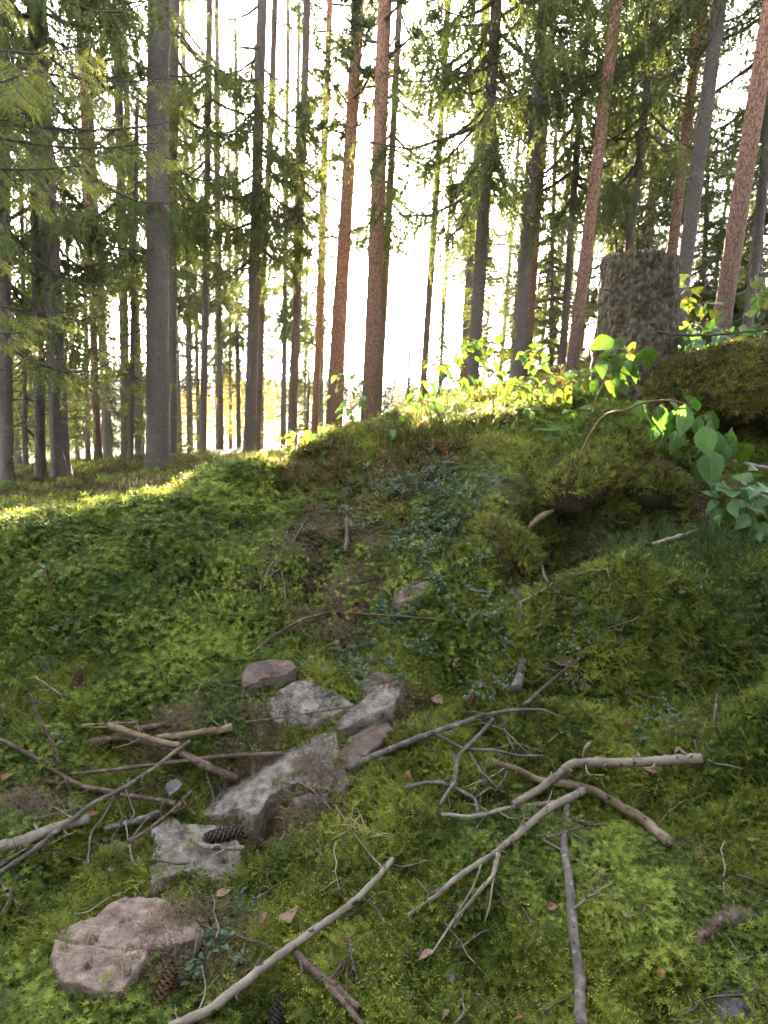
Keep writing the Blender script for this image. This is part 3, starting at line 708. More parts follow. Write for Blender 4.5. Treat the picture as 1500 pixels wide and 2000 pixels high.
        link('crown', mesh_from('crown', V, [np.arange(len(V)).reshape(-1, 4)], smooth=False), mat, e)
        return e
    bl = 'golden autumn birch at the field edge between the bare trunks'
    ol = 'thin half-bare olive tree at the field edge'
    B = [birch(432, 40, 5.6, 1.4, 1, M_GOLD, 1500, bl), birch(545, 46, 6.0, 1.6, 2, M_OLIVE, 500, ol), birch(470, 44, 5.2, 1.2, 3, M_GOLD, 900, bl)]
    for px, Y, s, k in [(400, 50, .9, 2), (455, 55, .9, 0), (372, 46, .7, 1), (505, 58, .95, 1), (590, 60, 1, 1), (350, 62, 1, 2), (565, 40, .75, 1), (640, 46, .8, 1), (720, 52, .8, 2), (780, 50, .8, 1), (475, 36, .8, 0), (525, 52, 1, 0), (388, 58, 1, 0), (660, 66, 1, 2), (820, 48, .9, 1), (415, 64, 1, 1), (535, 66, 1.1, 2), (620, 52, .8, 1), (690, 62, .9, 1)]:
        x, y = p_at(px, Y); src = B[k]
        copy_tree(src, (x, y, zz(x, y)), rng.uniform(0, 6.28), s, src['label'], GB)
    # the wood on the far side of the field: one dark mass of small trees
    Vs = []; Fs = 0; mb = MB()
    for k in range(800):
        x = rng.uniform(-130, 130); y = rng.uniform(110, 190); h = rng.uniform(5.5, 10) * (1 if x < -9 or x > 14 else .8)
        z0 = zz(x, y); n = 26
        t = rng.uniform(0, 1, n); az = rng.uniform(0, 6.28, n); r = (1 - t) * 1.7 * rng.uniform(.6, 1.2, n) + .15
        c = np.stack([x + 0 * t, y + 0 * t, z0 + t * h], 1); o = np.stack([np.cos(az) * r, np.sin(az) * r, -.25 * r], 1)
        w = np.stack([-np.sin(az), np.cos(az), 0 * az], 1) * (r * .5)[:, None]
        V = np.stack([c + [0, 0, .5], c + o - w, c + o + w], 1).reshape(-1, 3); mb.add(V, T=np.arange(len(V)).reshape(-1, 3))
        mb.add([[x - .15, y, z0], [x + .15, y, z0], [x, y, z0 + h + .6]], T=[[0, 1, 2]])
    o = link('far_woods', mb.mesh('far_woods', smooth=False), M_FAR); tag(o, 'hazy line of woods beyond the field', None, None, 'stuff')
place_far()

# ------------------------------------------------------------------ scattering small growth: a cloud of points, one clump on each
def scatter(name, pts, nrm, scl, idx, protos, label, yaw=None):
    """protos: list of meshes. one object of kind stuff"""
    n = len(pts)
    coll = bpy.data.collections.new(name + '_kinds')
    for k, me in enumerate(protos):
        o = bpy.data.objects.new('%s_kind_%02d' % (name, k), me); coll.objects.link(o)
    yaw = RNG.uniform(0, 2 * np.pi, n) if yaw is None else yaw
    rot = np.empty((n, 3), np.float32)
    zax = unit(nrm)
    ref = np.stack([np.cos(yaw), np.sin(yaw), 0 * yaw], 1)
    x = unit(ref - zax * (ref * zax).sum(1, keepdims=True)); y = np.cross(zax, x)
    # euler XYZ from matrix columns x,y,z
    m20 = x[:, 2]; m21 = y[:, 2]; m22 = zax[:, 2]; m10 = x[:, 1]; m00 = x[:, 0]
    rot[:, 1] = np.arcsin(np.clip(-m20, -1, 1)); rot[:, 0] = np.arctan2(m21, m22); rot[:, 2] = np.arctan2(m10, m00)
    me = mesh_from(name, pts, [], attrs={'rot': ('FLOAT_VECTOR', 'POINT', rot), 'scl': ('FLOAT', 'POINT', scl), 'idx': ('INT', 'POINT', idx)})
    o = link(name, me)
    ng = bpy.data.node_groups.new(name + '_scatter', 'GeometryNodeTree')
    ng.interface.new_socket('Geometry', in_out='INPUT', socket_type='NodeSocketGeometry')
    ng.interface.new_socket('Geometry', in_out='OUTPUT', socket_type='NodeSocketGeometry')
    gi = ng.nodes.new('NodeGroupInput'); go = ng.nodes.new('NodeGroupOutput')
    ip = ng.nodes.new('GeometryNodeInstanceOnPoints'); ci = ng.nodes.new('GeometryNodeCollectionInfo')
    ci.inputs['Collection'].default_value = coll; ci.inputs['Separate Children'].default_value = True; ci.inputs['Reset Children'].default_value = True
    def na(nm, t):
        q = ng.nodes.new('GeometryNodeInputNamedAttribute'); q.data_type = t; q.inputs['Name'].default_value = nm
        return next(s for s in q.outputs if s.enabled and s.name == 'Attribute')
    L = ng.links
    L.new(gi.outputs[0], ip.inputs['Points']); L.new(ci.outputs[0], ip.inputs['Instance'])
    ip.inputs['Pick Instance'].default_value = True
    L.new(na('idx', 'INT'), ip.inputs['Instance Index']); L.new(na('rot', 'FLOAT_VECTOR'), ip.inputs['Rotation']); L.new(na('scl', 'FLOAT'), ip.inputs['Scale'])
    L.new(ip.outputs[0], go.inputs[0])
    md = o.modifiers.new('scatter', 'NODES'); md.node_group = ng
    if label: tag(o, label, None, None, 'stuff')
    return o

def frond(mb, rng, base, az, L, lean, npair=7, wid=.4, curl=.5):
    """one feathery moss shoot"""
    t = np.linspace(0, 1, npair + 1)
    out = np.array([math.cos(az), math.sin(az), 0]); sd = np.array([-math.sin(az), math.cos(az), 0])
    th = lean + curl * t * t
    step = np.stack([np.sin(th), 0 * th, np.cos(th)], 1)
    pos = np.vstack([[0, 0, 0], np.cumsum(step[:-1], 0)]) * (L / npair)
    P = base + pos[:, :1] * out + pos[:, 2:] * np.array([0, 0, 1.0])
    T = unit(np.gradient(P, axis=0))
    V = []; 
    for k in range(1, npair + 1):
        w = L * wid * (1 - .75 * t[k]) * rng.uniform(.7, 1.2)
        for s in (-1, 1):
            tip = P[k] + sd * s * w + T[k] * w * .55 + np.array([0, 0, rng.normal(-.1, .25)]) * w
            b0 = P[k] - T[k] * L * .045; b1 = P[k] + T[k] * L * .045
            V += [b0, b1, tip]
    V += [P[0] - sd * L * .02, P[0] + sd * L * .02, P[-1]]
    tipv = P[-1] + T[-1] * L * .14
    V += [P[-1] - sd * L * .05, P[-1] + sd * L * .05, tipv]
    V = np.array(V); mb.add(V, T=np.arange(len(V)).reshape(-1, 3))

def star(mb, rng, base, L, lean, az):
    """upright shoot with whorls and a starry top"""
    out = np.array([math.cos(az) * math.sin(lean), math.sin(az) * math.sin(lean), math.cos(lean)])
    V = [base + [.0015, 0, 0], base - [.0015, 0, 0], base + out * L]
    for lv, n, w in ((.45, 4, .22), (.7, 5, .26), (.95, 7, .30)):
        c = base + out * L * lv
        for k in range(n):
            a = 2 * np.pi * k / n + rng.uniform(0, .6); d = np.array([math.cos(a), math.sin(a), rng.uniform(.15, .7)]); s = np.array([-math.sin(a), math.cos(a), 0])
            V += [c - s * L * .045, c + s * L * .045, c + d * L * w * rng.uniform(.8, 1.3)]
    V = np.array(V); mb.add(V, T=np.arange(len(V)).reshape(-1, 3))

def moss_protos(kind, n, seed, mat):
    r = []
    for k in range(n):
        rng = np.random.default_rng(seed + k); mb = MB()
        for q in range(9 if kind != 'hair' else 16):
            b = np.array([*rng.normal(0, .016, 2), rng.uniform(-.008, .004)]); az = rng.uniform(0, 6.28)
            if kind == 'feather': frond(mb, rng, b, az, rng.uniform(.026, .046), rng.uniform(.25, .9), 6, rng.uniform(.30, .42), rng.uniform(.3, 1.0))
            elif kind == 'star': star(mb, rng, b, rng.uniform(.025, .045), rng.uniform(0, .6), az)
            elif kind == 'hair':
                L = rng.uniform(.03, .06); d = np.array([math.cos(az) * .4, math.sin(az) * .4, 1]); s = np.array([-math.sin(az), math.cos(az), 0]) * .0016
                m1 = b + d * L * .55; tp = b + d * L + np.array([math.cos(az), math.sin(az), -.6]) * L * .4
                V = np.array([b - s, b + s, m1 + s, b - s, m1 + s, m1 - s, m1 - s, m1 + s, tp]); mb.add(V, T=np.arange(9).reshape(-1, 3))
        me = mb.mesh('moss_%s_%d' % (kind, k), smooth=False); me.materials.append(mat); r.append(me)
    return r

M_MOSS = inst_mat('feather_moss', [(0, (.038, .050, .010)), (.3, (.10, .130, .018)), (.65, (.215, .245, .034)), (1, (.36, .38, .062))], trans=.38, patch=2.6, rough=.6, spec=.2)
M_MOSS2 = inst_mat('star_moss', [(0, (.032, .050, .011)), (.35, (.088, .130, .019)), (.7, (.185, .235, .036)), (1, (.32, .36, .062))], trans=.38, patch=2.2, rough=.6, spec=.2)
M_MOSSD = inst_mat('dull_brown_green_moss', [(0, (.040, .026, .010)), (.4, (.085, .066, .018)), (.75, (.13, .115, .028)), (1, (.20, .165, .048))], trans=.3, patch=3.5, rough=.7, spec=.15)
MOSS = moss_protos('feather', 5, 10, M_MOSS) + moss_protos('star', 4, 30, M_MOSS2) + moss_protos('hair', 3, 50, M_MOSSD) + moss_protos('feather', 2, 70, M_MOSSD)

ROCK_BLOCK = []      # (x, y, r) discs kept free of moss: filled by the rocks
STUMP_P = at(1245, 700, 4.35)

def build_moss():
    rng = np.random.default_rng(5)
    def field(n, x0, x1, y0, y1):
        x = rng.uniform(x0, x1, n); y = rng.uniform(y0, y1, n); return x, y
    X = []; Y = []; S_ = []
    for n, x0, x1, y0, y1, s in ((46000, -2.3, 2.3, .75, 2.6, .92), (38000, -3.1, 3.1, 2.6, 4.4, 1.12), (18000, -4.3, 4.6, 4.4, 7.2, 1.5), (12000, -8, 8, 7.2, 14, 2.3)):
        x, y = field(n, x0, x1, y0, y1); X.append(x); Y.append(y); S_.append(np.full(n, s))
    x = np.concatenate(X); y = np.concatenate(Y); s = np.concatenate(S_)
    cr = np.array(CREST[:9]); k = rng.integers(0, 9, 3000); cx_ = cr[k, 0] + rng.normal(0, .16, 3000); cy_ = cr[k, 1] + .1 + rng.normal(0, .16, 3000)
    x = np.concatenate([x, cx_]); y = np.concatenate([y, cy_]); s = np.concatenate([s, np.full(3000, 1.5)])
    b = bare(x, y)
    g = fbm(np.stack([x, y, 0 * x], 1) * 2.4, 3, 44)
    keep = rng.uniform(0, 1, len(x)) > b * .96
    keep &= ~((g < -.42) & (rng.uniform(0, 1, len(x)) < .5))
    for poly in ROCK_BLOCK: keep &= ~inside(poly, x, y)
    x, y, s, g = x[keep], y[keep], s[keep], g[keep]
    z = H(x, y); nr = Hn(x, y)
    p = np.stack([x, y, 0 * x], 1)
    kindn = fbm(p * 1.7, 3, 61) + rng.normal(0, .12, len(x))
    idx = np.where(kindn > -.22, rng.integers(0, 5, len(x)), rng.integers(5, 9, len(x)))
    dull = fbm(p * 1.3, 3, 71)
    # duller moss in the middle of the bank and by the right hand slope
    cx, cy = hit(800, 950)[:2]; cx2, cy2 = hit(1430, 1180)[:2]
    w = np.exp(-((x - cx) ** 2 / .8 + (y - cy) ** 2 / .6)) * .75 + np.exp(-((x - cx2) ** 2 / .05 + (y - cy2) ** 2 / .08)) * .5 + np.clip((y - 4.6) / 1.2, 0, .75)
    m = dull + w * 1.0 + rng.normal(0, .15, len(x)) > .55
    idx = np.where(m, rng.integers(9, 14, len(x)), idx)
    cush = vnoise(p * 6.5, 15)
    sc_ = s * rng.uniform(.65, 1.35, len(x)) * (1 + .30 * cush) * (1 + .38 * fbm(p * 2.8, 2, 91))
    nr2 = unit(nr * .75 + np.array([0, -.12, .45]) + rng.normal(0, .16, nr.shape))
    pts = np.stack([x, y, z - .004 + .012 * np.clip(cush, 0, 1)], 1)
    scatter('moss', pts, nr2, sc_, idx, MOSS, 'deep feathery green moss covering the forest floor')
def inside(poly, x, y):
    c = np.zeros(x.shape, bool); n = len(poly)
    for i in range(n):
        x1, y1 = poly[i]; x2, y2 = poly[(i + 1) % n]
        q = ((y1 > y) != (y2 > y)) & (x < (x2 - x1) * (y - y1) / (y2 - y1 + 1e-12) + x1)
        c ^= q
    return c

def moss_on(parent, V, Q, dens, rng, idxs, scale=1.0, minz=.15, off=0.0, label=None, keep=None):
    """a coat of moss on a mesh (V in the parent's space)"""
    a, b, c, d = (V[Q[:, k]] for k in range(4))
    n = np.cross(c - a, d - b); ar = np.linalg.norm(n, axis=1) * .5; n = unit(n)
    k = rng.poisson(ar * dens); f = np.repeat(np.arange(len(Q)), k); u, v = rng.uniform(0, 1, (2, len(f), 1))
    p = (a[f] * (1 - u) + b[f] * u) * (1 - v) + (d[f] * (1 - u) + c[f] * u) * v; nn = n[f]
    ok = nn[:, 2] + .25 * fbm(p * 9, 2, 3) > minz
    if keep is not None: ok &= keep(p)
    p, nn = p[ok], nn[ok]
    o = scatter('moss_coat', p + nn * off, unit(nn + np.array([0, 0, .35]) + rng.normal(0, .15, nn.shape)), scale * rng.uniform(.7, 1.25, len(p)), rng.choice(idxs, len(p)), MOSS, None)
    o.parent = parent; o['kind'] = 'stuff'
    return o

# ------------------------------------------------------------------ rocks: traced outline laid on the ground, real thickness
M_ROCK = noise_mat('grey_pink_granite', [(.30, (.06, .050, .042)), (.43, (.15, .125, .104)), (.54, (.235, .198, .166)), (.7, (.37, .32, .275))], 26, bump=1.0, dist=.012, detail=9, speck=(260, .62, (.10, .08, .07)))
M_ROCKP = noise_mat('pink_granite', [(.30, (.08, .052, .042)), (.43, (.19, .130, .102)), (.56, (.27, .195, .155)), (.72, (.40, .31, .255))], 26, bump=1.0, dist=.012, detail=9, speck=(240, .62, (.11, .075, .065)))
M_ROCKB = noise_mat('brown_weathered_stone', [(.28, (.06, .042, .034)), (.5, (.13, .092, .075)), (.75, (.23, .175, .15))], 16, bump=1.0, dist=.015, detail=9, speck=(200, .62, (.05, .04, .035)))
M_SLATE = noise_mat('dark_blue_grey_bark', [(.3, (.030, .030, .036)), (.6, (.07, .068, .078)), (.8, (.12, .10, .10))], 12, bump=.7, dist=.01)

def rock(label, outline, thick, mat, lift=.03, seed=0, tilt=0.0, bulge=.008, name='rock', rough=.010):
    """outline in photograph pixels of the upper face; stands proud of the ground by lift and reaches thick below"""
    lift = lift * .55
    base = np.array([hit(px, py, lift) for px, py in outline])
    c = base.mean(0); n = 120
    # resample outline
    cl = np.vstack([base, base[:1]]); seg = np.r_[0, np.cumsum(np.linalg.norm(np.diff(cl, axis=0), axis=1))]
    q = np.linspace(0, seg[-1], n, endpoint=False); ring = np.stack([np.interp(q, seg, cl[:, j]) for j in range(3)], 1)
    # best plane through the outline, raised clear of the moss, then each outline ray meets that plane
    A = np.c_[base[:, :2] - c[:2], np.ones(len(base))]; co, *_ = np.linalg.lstsq(A, base[:, 2], rcond=None)
    co[0] = np.clip(co[0], -.35, .35); co[1] = np.clip(co[1], -.15, .6); co[2] += .15 * np.abs(base[:, 2] - A @ co).max() + .004
    rr = []
    for px, py in outline:
        d = ray(px, py); Yp = (co[2] - co[0] * c[0] - co[1] * c[1] - CAMZ) / (d[2] - co[0] * d[0] - co[1]); rr.append([d[0] * Yp, Yp, CAMZ + d[2] * Yp])
    base = np.array(rr); c = base.mean(0)
    cl = np.vstack([base, base[:1]]); seg = np.r_[0, np.cumsum(np.linalg.norm(np.diff(cl, axis=0), axis=1))]
    q = np.linspace(0, seg[-1], n, endpoint=False); ring = np.stack([np.interp(q, seg, cl[:, j]) for j in range(3)], 1); co[2] = c[2]
    ctr = np.array([c[0], c[1], co[2]])
    rows = []
    fr = [0.0, .06, .12, .18, .24, .30, .36, .42, .48, .54, .60, .66, .72, .78, .83, .88, .92, .955, .98, 1.0]
    for f in fr:
        r_ = ctr + (ring - ctr) * f; r_[:, 2] += bulge * (1 - f ** 2) - (.003 if f == 1 else 0); rows.append(r_)
    for f, dz in ((1.02, .18), (1.03, .45), (1.0, .75), (.9, 1.0)):
        r_ = ctr + (ring - ctr) * f; r_[:, 2] = ring[:, 2] - thick * dz * 1.5; rows.append(r_)
    V = np.array(rows)
    k1 = worley(V[..., 0], V[..., 1], 9, seed); nz = .6 * fbm(V * 9, 4, seed) + .9 * (np.round((fbm(V * 6, 2, seed + 20) + k1 * .4) * 4) / 4 - .2); nz2 = fbm(V * 55, 3, seed + 9) - 1.2 * np.clip(.5 - np.abs(fbm(V * 14, 3, seed + 30)) * 9, 0, 1)
    V[..., 2] += (nz * rough * .9 + nz2 * rough * .42); 
    V[..., 0] += fbm(V * 18, 3, seed + 3) * rough * 1.1; V[..., 1] += fbm(V * 18, 3, seed + 5) * rough * 1.1
    m = len(rows); V = V.reshape(-1, 3)
    i = np.arange(m - 1)[:, None] * n; j = np.arange(n)[None]; j2 = (j + 1) % n
    Q = np.stack([i + j, i + n + j, i + n + j2, i + j2], -1).reshape(-1, 4)
    area2 = (ring[:, 0] * np.roll(ring[:, 1], -1) - np.roll(ring[:, 0], -1) * ring[:, 1]).sum()
    if area2 < 0: Q = Q[:, ::-1]
    o3 = np.array([c[0], c[1], ring[:, 2].mean()])
    me = mesh_from('rock', V - o3, [Q], smooth=True)
    ob = link(name, me, mat, loc=o3); tag(ob, label, 'rock' if name == 'rock' else 'bark flake')
    if name == 'rock':
        gr = np.random.default_rng(seed + 70); Vl = V - o3; kk = lambda p: (fbm(p * 12, 3, seed + 50) > .12 - .25 * (np.linalg.norm(p[:, :2], axis=1) / np.linalg.norm(Vl[:, :2], axis=1).max()))
        moss_on(ob, Vl, Q, 240, gr, [0, 5, 9, 12], .5, .5, keep=kk)
    ROCK_BLOCK.append([(ctr[0] + (p[0] - ctr[0]) * .93, ctr[1] + (p[1] - ctr[1]) * .93) for p in ring[::2]])
    return ob

rock('large pinkish flat rock at the lower left with a cracked edge', [(102, 1822), (150, 1800), (185, 1790), (215, 1765), (240, 1752), (300, 1752), (328, 1762), (345, 1785), (385, 1795), (400, 1812), (390, 1832), (350, 1845), (290, 1858), (200, 1850), (130, 1846)], .10, M_ROCKP, .055, 1)
rock('pale pink rock slab lying in front of the large pinkish rock', [(95, 1868), (104, 1838), (190, 1848), (290, 1856), (285, 1872), (262, 1895), (248, 1915), (235, 1932), (212, 1940), (170, 1932), (112, 1913)], .10, M_ROCKP, .10, 2)
rock('grey slab carrying the dark spruce cone', [(297, 1615), (340, 1598), (352, 1612), (400, 1610), (455, 1615), (470, 1645), (466, 1690), (455, 1715), (425, 1730), (405, 1708), (360, 1700), (322, 1712), (294, 1728), (290, 1690), (300, 1650)], .10, M_ROCK, .045, 3)
rock('long pale grey slab pointing up towards the bank', [(378, 1565), (420, 1545), (500, 1500), (560, 1465), (620, 1435), (655, 1428), (664, 1470), (682, 1530), (660, 1548), (620, 1538), (590, 1522), (545, 1545), (520, 1560), (505, 1592), (485, 1592), (470, 1577), (420, 1592), (382, 1588)], .12, M_ROCK, .055, 4)
rock('small grey stone at the foot of the long pale slab', [(575, 1560), (600, 1552), (640, 1550), (642, 1572), (610, 1584), (580, 1580)], .06, M_ROCK, .035, 5)
rock('flat grey rock lying below the brown boulder', [(515, 1380), (530, 1355), (580, 1330), (612, 1328), (650, 1348), (692, 1372), (650, 1396), (600, 1412), (545, 1412), (528, 1396)], .10, M_ROCK, .05, 6)
rock('narrow grey slab leaning to the upper right of the flat rock', [(632, 1425), (690, 1380), (740, 1340), (785, 1325), (792, 1345), (765, 1378), (715, 1400), (665, 1422)], .12, M_ROCK, .06, 7)
rock('dark side stone wedged under the narrow grey slab', [(662, 1478), (680, 1442), (720, 1415), (756, 1402), (764, 1428), (735, 1456), (690, 1488)], .10, M_ROCKB, .05, 8)
rock('brown boulder with a dark front at the foot of the bank', [(472, 1318), (482, 1296), (530, 1285), (570, 1290), (580, 1305), (560, 1318), (515, 1325), (480, 1340)], .16, M_ROCKB, .10, 9)
rock('small grey slab half sunk behind the narrow slab', [(700, 1335), (715, 1315), (750, 1308), (772, 1316), (757, 1332), (722, 1346)], .08, M_ROCK, .035, 10)
rock('pinkish stone showing through moss high on the bank', [(768, 1165), (790, 1146), (830, 1134), (862, 1135), (852, 1152), (812, 1166), (782, 1176)], .10, M_ROCKP, .04, 11)
rock('low brown stones beside the long slab and the sticks', [(455, 1497), (500, 1470), (532, 1476), (548, 1490), (505, 1512)], .08, M_ROCKB, .04, 12)
rock('dark blue-grey flake at the lower right corner', [(1392, 1965), (1410, 1932), (1450, 1930), (1476, 1958), (1484, 2010), (1400, 2010)], .04, M_SLATE, .03, 13, name='bark_flake')


# ------------------------------------------------------------------ stump, boulder and mossy roots
M_STUMP = noise_mat('old_stump_bark', [(.25, (.020, .015, .010)), (.45, (.062, .047, .033)), (.58, (.115, .090, .062)), (.75, (.20, .17, .12))], 24, bump=.9, dist=.012, detail=8)
M_PLATE = noise_mat('stump_bark_plate', [(.25, (.035, .026, .017)), (.45, (.095, .070, .046)), (.6, (.15, .115, .078)), (.8, (.24, .20, .14))], 30, bump=.8, dist=.006, detail=8)
M_CUT = noise_mat('weathered_cut_wood', [(.3, (.12, .075, .04)), (.7, (.28, .17, .09))], 30, bump=.5)
M_BOULDER = noise_mat('earthy_boulder', [(.3, (.016, .012, .007)), (.5, (.042, .032, .016)), (.7, (.075, .058, .028))], 9, bump=.9, dist=.03)

def build_stump():
    rng = np.random.default_rng(3)
    Yd = 4.75
    bl, br = at(1165, 745, Yd), at(1325, 700, Yd); tl, tr = at(1186, 507, Yd), at(1317, 498, Yd)
    base = (bl + br) / 2; base[2] = min(bl[2], br[2]); top = (tl + tr) / 2
    rb = np.linalg.norm((br - bl)[:2]) / 2; rt = np.linalg.norm((tr - tl)[:2]) / 2
    e = tag(link('tree_stump', None, loc=base), 'tall old tree stump with flaking grey-brown bark and a cut top', 'stump')
    n, m = 200, 150
    th = np.linspace(0, 2 * np.pi, n, endpoint=False); t = np.linspace(-.35, 1, m)
    Tt, Th = np.meshgrid(t, th, indexing='ij')
    ax = top - base
    flare = .22 * np.exp(-np.clip(Tt + .25, 0, None) / .2) * (.6 + .5 * np.sin(Th * 5 + 1.0) + .2 * np.sin(Th * 3))
    R = rb + (rt - rb) * np.clip(Tt, 0, 1) ** .8; R = R * (1 + flare * .9 + .05 * np.sin(Th * 3 + .5) + .03 * np.sin(Th * 7 + Tt * 2))
    # plates: warped cells in (arc, height)
    U = Th * rb * 1.0; Z = Tt * np.linalg.norm(ax)
    wob = fbm(np.stack([np.cos(Th) * 2, np.sin(Th) * 2, Z * 5], -1), 3, 8)
    cell = worley(U + wob * .025, Z * .5 + wob * .03, 20, 12)
    cell2 = worley(U + wob * .02, Z * .7, 55, 13)
    rdg = 1 - np.abs(fbm(np.stack([np.cos(Th) * 9, np.sin(Th) * 9, Z * 9], -1), 4, 41)) * 2.6
    relief = .016 * np.clip(1 - rdg, 0, 1) ** .7 + .005 * (1 - np.clip((cell * 2.2 - .25) * 2.2, 0, 1)) + .005 * (1 - np.clip((cell2 * 2 - .2) * 2.5, 0, 1)) + .012 * wob
    # knots and missing bark
    for a0, z0, r0, dp in ((-1.25, .56, .06, -.03), (-1.75, .42, .05, -.025), (-2.35, .35, .07, -.02), (-1.0, .2, .05, -.02)):
        relief += dp * np.exp(-(((Th + np.pi) % (2 * np.pi) - np.pi - a0) * rb / r0) ** 2 - ((Z - z0) / r0) ** 2)
    R = R + relief
    P = ax[None, None] * Tt[..., None] + np.stack([np.cos(Th) * R, np.sin(Th) * R, 0 * R], -1)
    up_ = .022 * fbm(np.stack([np.cos(th) * 3, np.sin(th) * 3, 0 * th], 1), 3, 6) + .01 * rng.normal(0, .6, n); P[-1, :, 2] += up_; P[-2, :, 2] += up_ * .7
    V = P.reshape(-1, 3)
    i = np.arange(m - 1)[:, None] * n; j = np.arange(n)[None]; j2 = (j + 1) % n
    Q = np.stack([i + j, i + j2, i + n + j2, i + n + j], -1).reshape(-1, 4)
    link('bark', mesh_from('bark', V, [Q]), M_STUMP, e)
    # cut top
    rows = [P[-1] * 1.0]
    for f in (.96, .9, .7, .45, .2, .0):
        r_ = ax + (P[-1] - ax) * f; r_[:, 2] = ax[2] + (P[-1][:, 2] - ax[2]) * f - .012 * (1 - f) + .006 * rng.normal(0, 1, n) * (f > 0) - (.012 if f < .96 else 0); rows.append(r_)
    W = np.array(rows); k = len(rows); i = np.arange(k - 1)[:, None] * n
    Q2 = np.stack([i + j, i + j2, i + n + j2, i + n + j], -1).reshape(-1, 4)
    link('cut_top', mesh_from('cut_top', W.reshape(-1, 3), [Q2]), M_CUT, e)
    # bark plates, each its own
    kinds = []
    for q in range(9):
        k_ = rng.integers(5, 8); a = np.sort(rng.uniform(0, .6, k_)) + np.linspace(0, 2 * np.pi, k_, endpoint=False); sq = 1 / np.maximum(np.abs(np.cos(a)), np.abs(np.sin(a))) ** .8
        rr = rng.uniform(.72, 1.02, k_) * sq
        o2 = np.stack([np.cos(a) * rr, np.sin(a) * rr, 0 * a], 1) * np.array([.019, .027, 1]); inn = o2 * .90; inn[:, 2] = .006 + rng.uniform(-.003, .003, k_); o2[:, 2] = -.006
        Vp = np.vstack([o2, inn, [[0, 0, .006 + rng.uniform(-.002, .002)]]]); jj = np.arange(k_); j2_ = (jj + 1) % k_
        me = mesh_from('bark_plate', Vp, [np.stack([jj + k_, j2_ + k_, np.full(k_, 2 * k_)], 1), np.stack([jj, j2_, j2_ + k_, jj + k_], 1)], smooth=False); me.materials.append(M_PLATE); kinds.append(me)
    cnt = 0; ncol = 30
    for colm in range(ncol):
        az0 = -np.pi * 1.12 + colm * (np.pi * 1.24 / ncol); zt = rng.uniform(-.02, .05)
        while zt < .97 and cnt < 300:
            hl = rng.uniform(.045, .13); az = az0 + .045 * math.sin(zt * 9 + colm * 1.7) + rng.normal(0, .012)
            it = int(np.clip(np.searchsorted(t, zt + hl / 2), 1, m - 2)); jt = int(((az % (2 * np.pi)) / (2 * np.pi)) * n) % n
            if rng.uniform() > .45:
                p = P[it, jt]; nr = Vector((math.cos(th[jt]) + rng.normal(0, .07), math.sin(th[jt]) + rng.normal(0, .07), rng.normal(.05, .06))).normalized()
                o = link('bark_plate', kinds[rng.integers(len(kinds))], None, e)
                o.rotation_mode = 'QUATERNION'; o.rotation_quaternion = nr.to_track_quat('Z', 'Y') @ Quaternion((0, 0, 1), rng.normal(0, .10)); o.location = Vector(p) + nr * rng.uniform(-.006, .001)
                o.scale = (rng.uniform(.45, .95), hl * np.linalg.norm(ax) / .070, rng.uniform(.35, 1.1)); cnt += 1
            zt += hl * rng.uniform(.85, 1.05)
    # broken twigs on it
    w = MB(); b0 = at(1185, 567, Yd - .2) - base; tube(w, [b0 + [.05, 0, 0], b0 + [-.03, -.03, .0]], [.009, .005], 6); link('twig_stub', w.mesh('twig_stub'), M_TWIG, e)
    return base, rb
STUMP_BASE, STUMP_R = build_stump()
o_tw = MB(); tube(o_tw, smooth_line([at(1283, 648, 4.05), at(1340, 655, 4.0), at(1420, 652, 3.95), at(1520, 640, 3.9)], 14), np.linspace(.010, .006, 14), 6, knob=.2)
tag(link('dead_branch', o_tw.mesh('dead_branch'), M_TWIG), 'long thin bare twig stretching right from the stump', 'branch')

def lump(name, label, cat, path, radii, mat, seed, squash=1.0, dens=2600, idxs=(0, 1, 2, 3, 9, 12, 13), minz=.15, amp=.16, scale=.9):
    """a rounded earthy body along a path, wearing moss on its upper sides"""
    rng = np.random.default_rng(seed); P = smooth_line(path, 30); R = smooth_line(np.array(radii)[:, None], 30)[:, 0]
    t = np.linspace(0, 1, 30); R = R * np.clip(np.minimum(t, 1 - t) * 7, 0.02, 1) ** .5
    base = P.mean(0).copy(); mb = MB(); tube(mb, P - base, R, 28, cap=False)
    V, F = mb.arrays(); C = np.repeat(P - base, 28, 0)
    V = V + (V - C) * (fbm(V * 4, 4, seed) * amp * 2 + .25 * amp * fbm(V * 17, 3, seed + 4))[:, None]
    V[:, 2] = C[:, 2] + (V[:, 2] - C[:, 2]) * squash
    e = tag(link(name, None, loc=base), label, cat)
    link('body', mesh_from('body', V, [F[0]]), mat, e)
    Q = F[0]
    a, b, c, d = (V[Q[:, k]] for k in range(4)); nn = np.cross(c - a, d - b); out = ((a + c) / 2 - (C[Q[:, 0]] + C[Q[:, 2]]) / 2)
    if (nn * out).sum() < 0: Q = Q[:, ::-1]
    moss_on(e, V, Q, dens, rng, list(idxs), scale, minz)
    return e
lump('mossy_boulder', 'big dark mossy boulder right of the stump', 'boulder', [at(1262, 765, 4.35), at(1340, 772, 4.25), at(1430, 775, 4.2), at(1530, 780, 4.2), at(1640, 800, 4.3)], [.20, .245, .27, .27, .2], M_BOULDER, 21, dens=3000, minz=-.55, amp=.26, idxs=(0, 1, 2, 9, 10, 11, 12, 13))
lump('mossy_root', 'thick moss-grown root sloping down from the stump over a dark hollow', 'root', [at(1240, 860, 4.05), at(1190, 905, 3.72), at(1130, 950, 3.46), at(1065, 985, 3.28)], [.12, .13, .125, .09], M_BOULDER, 22, dens=2600, minz=.05)
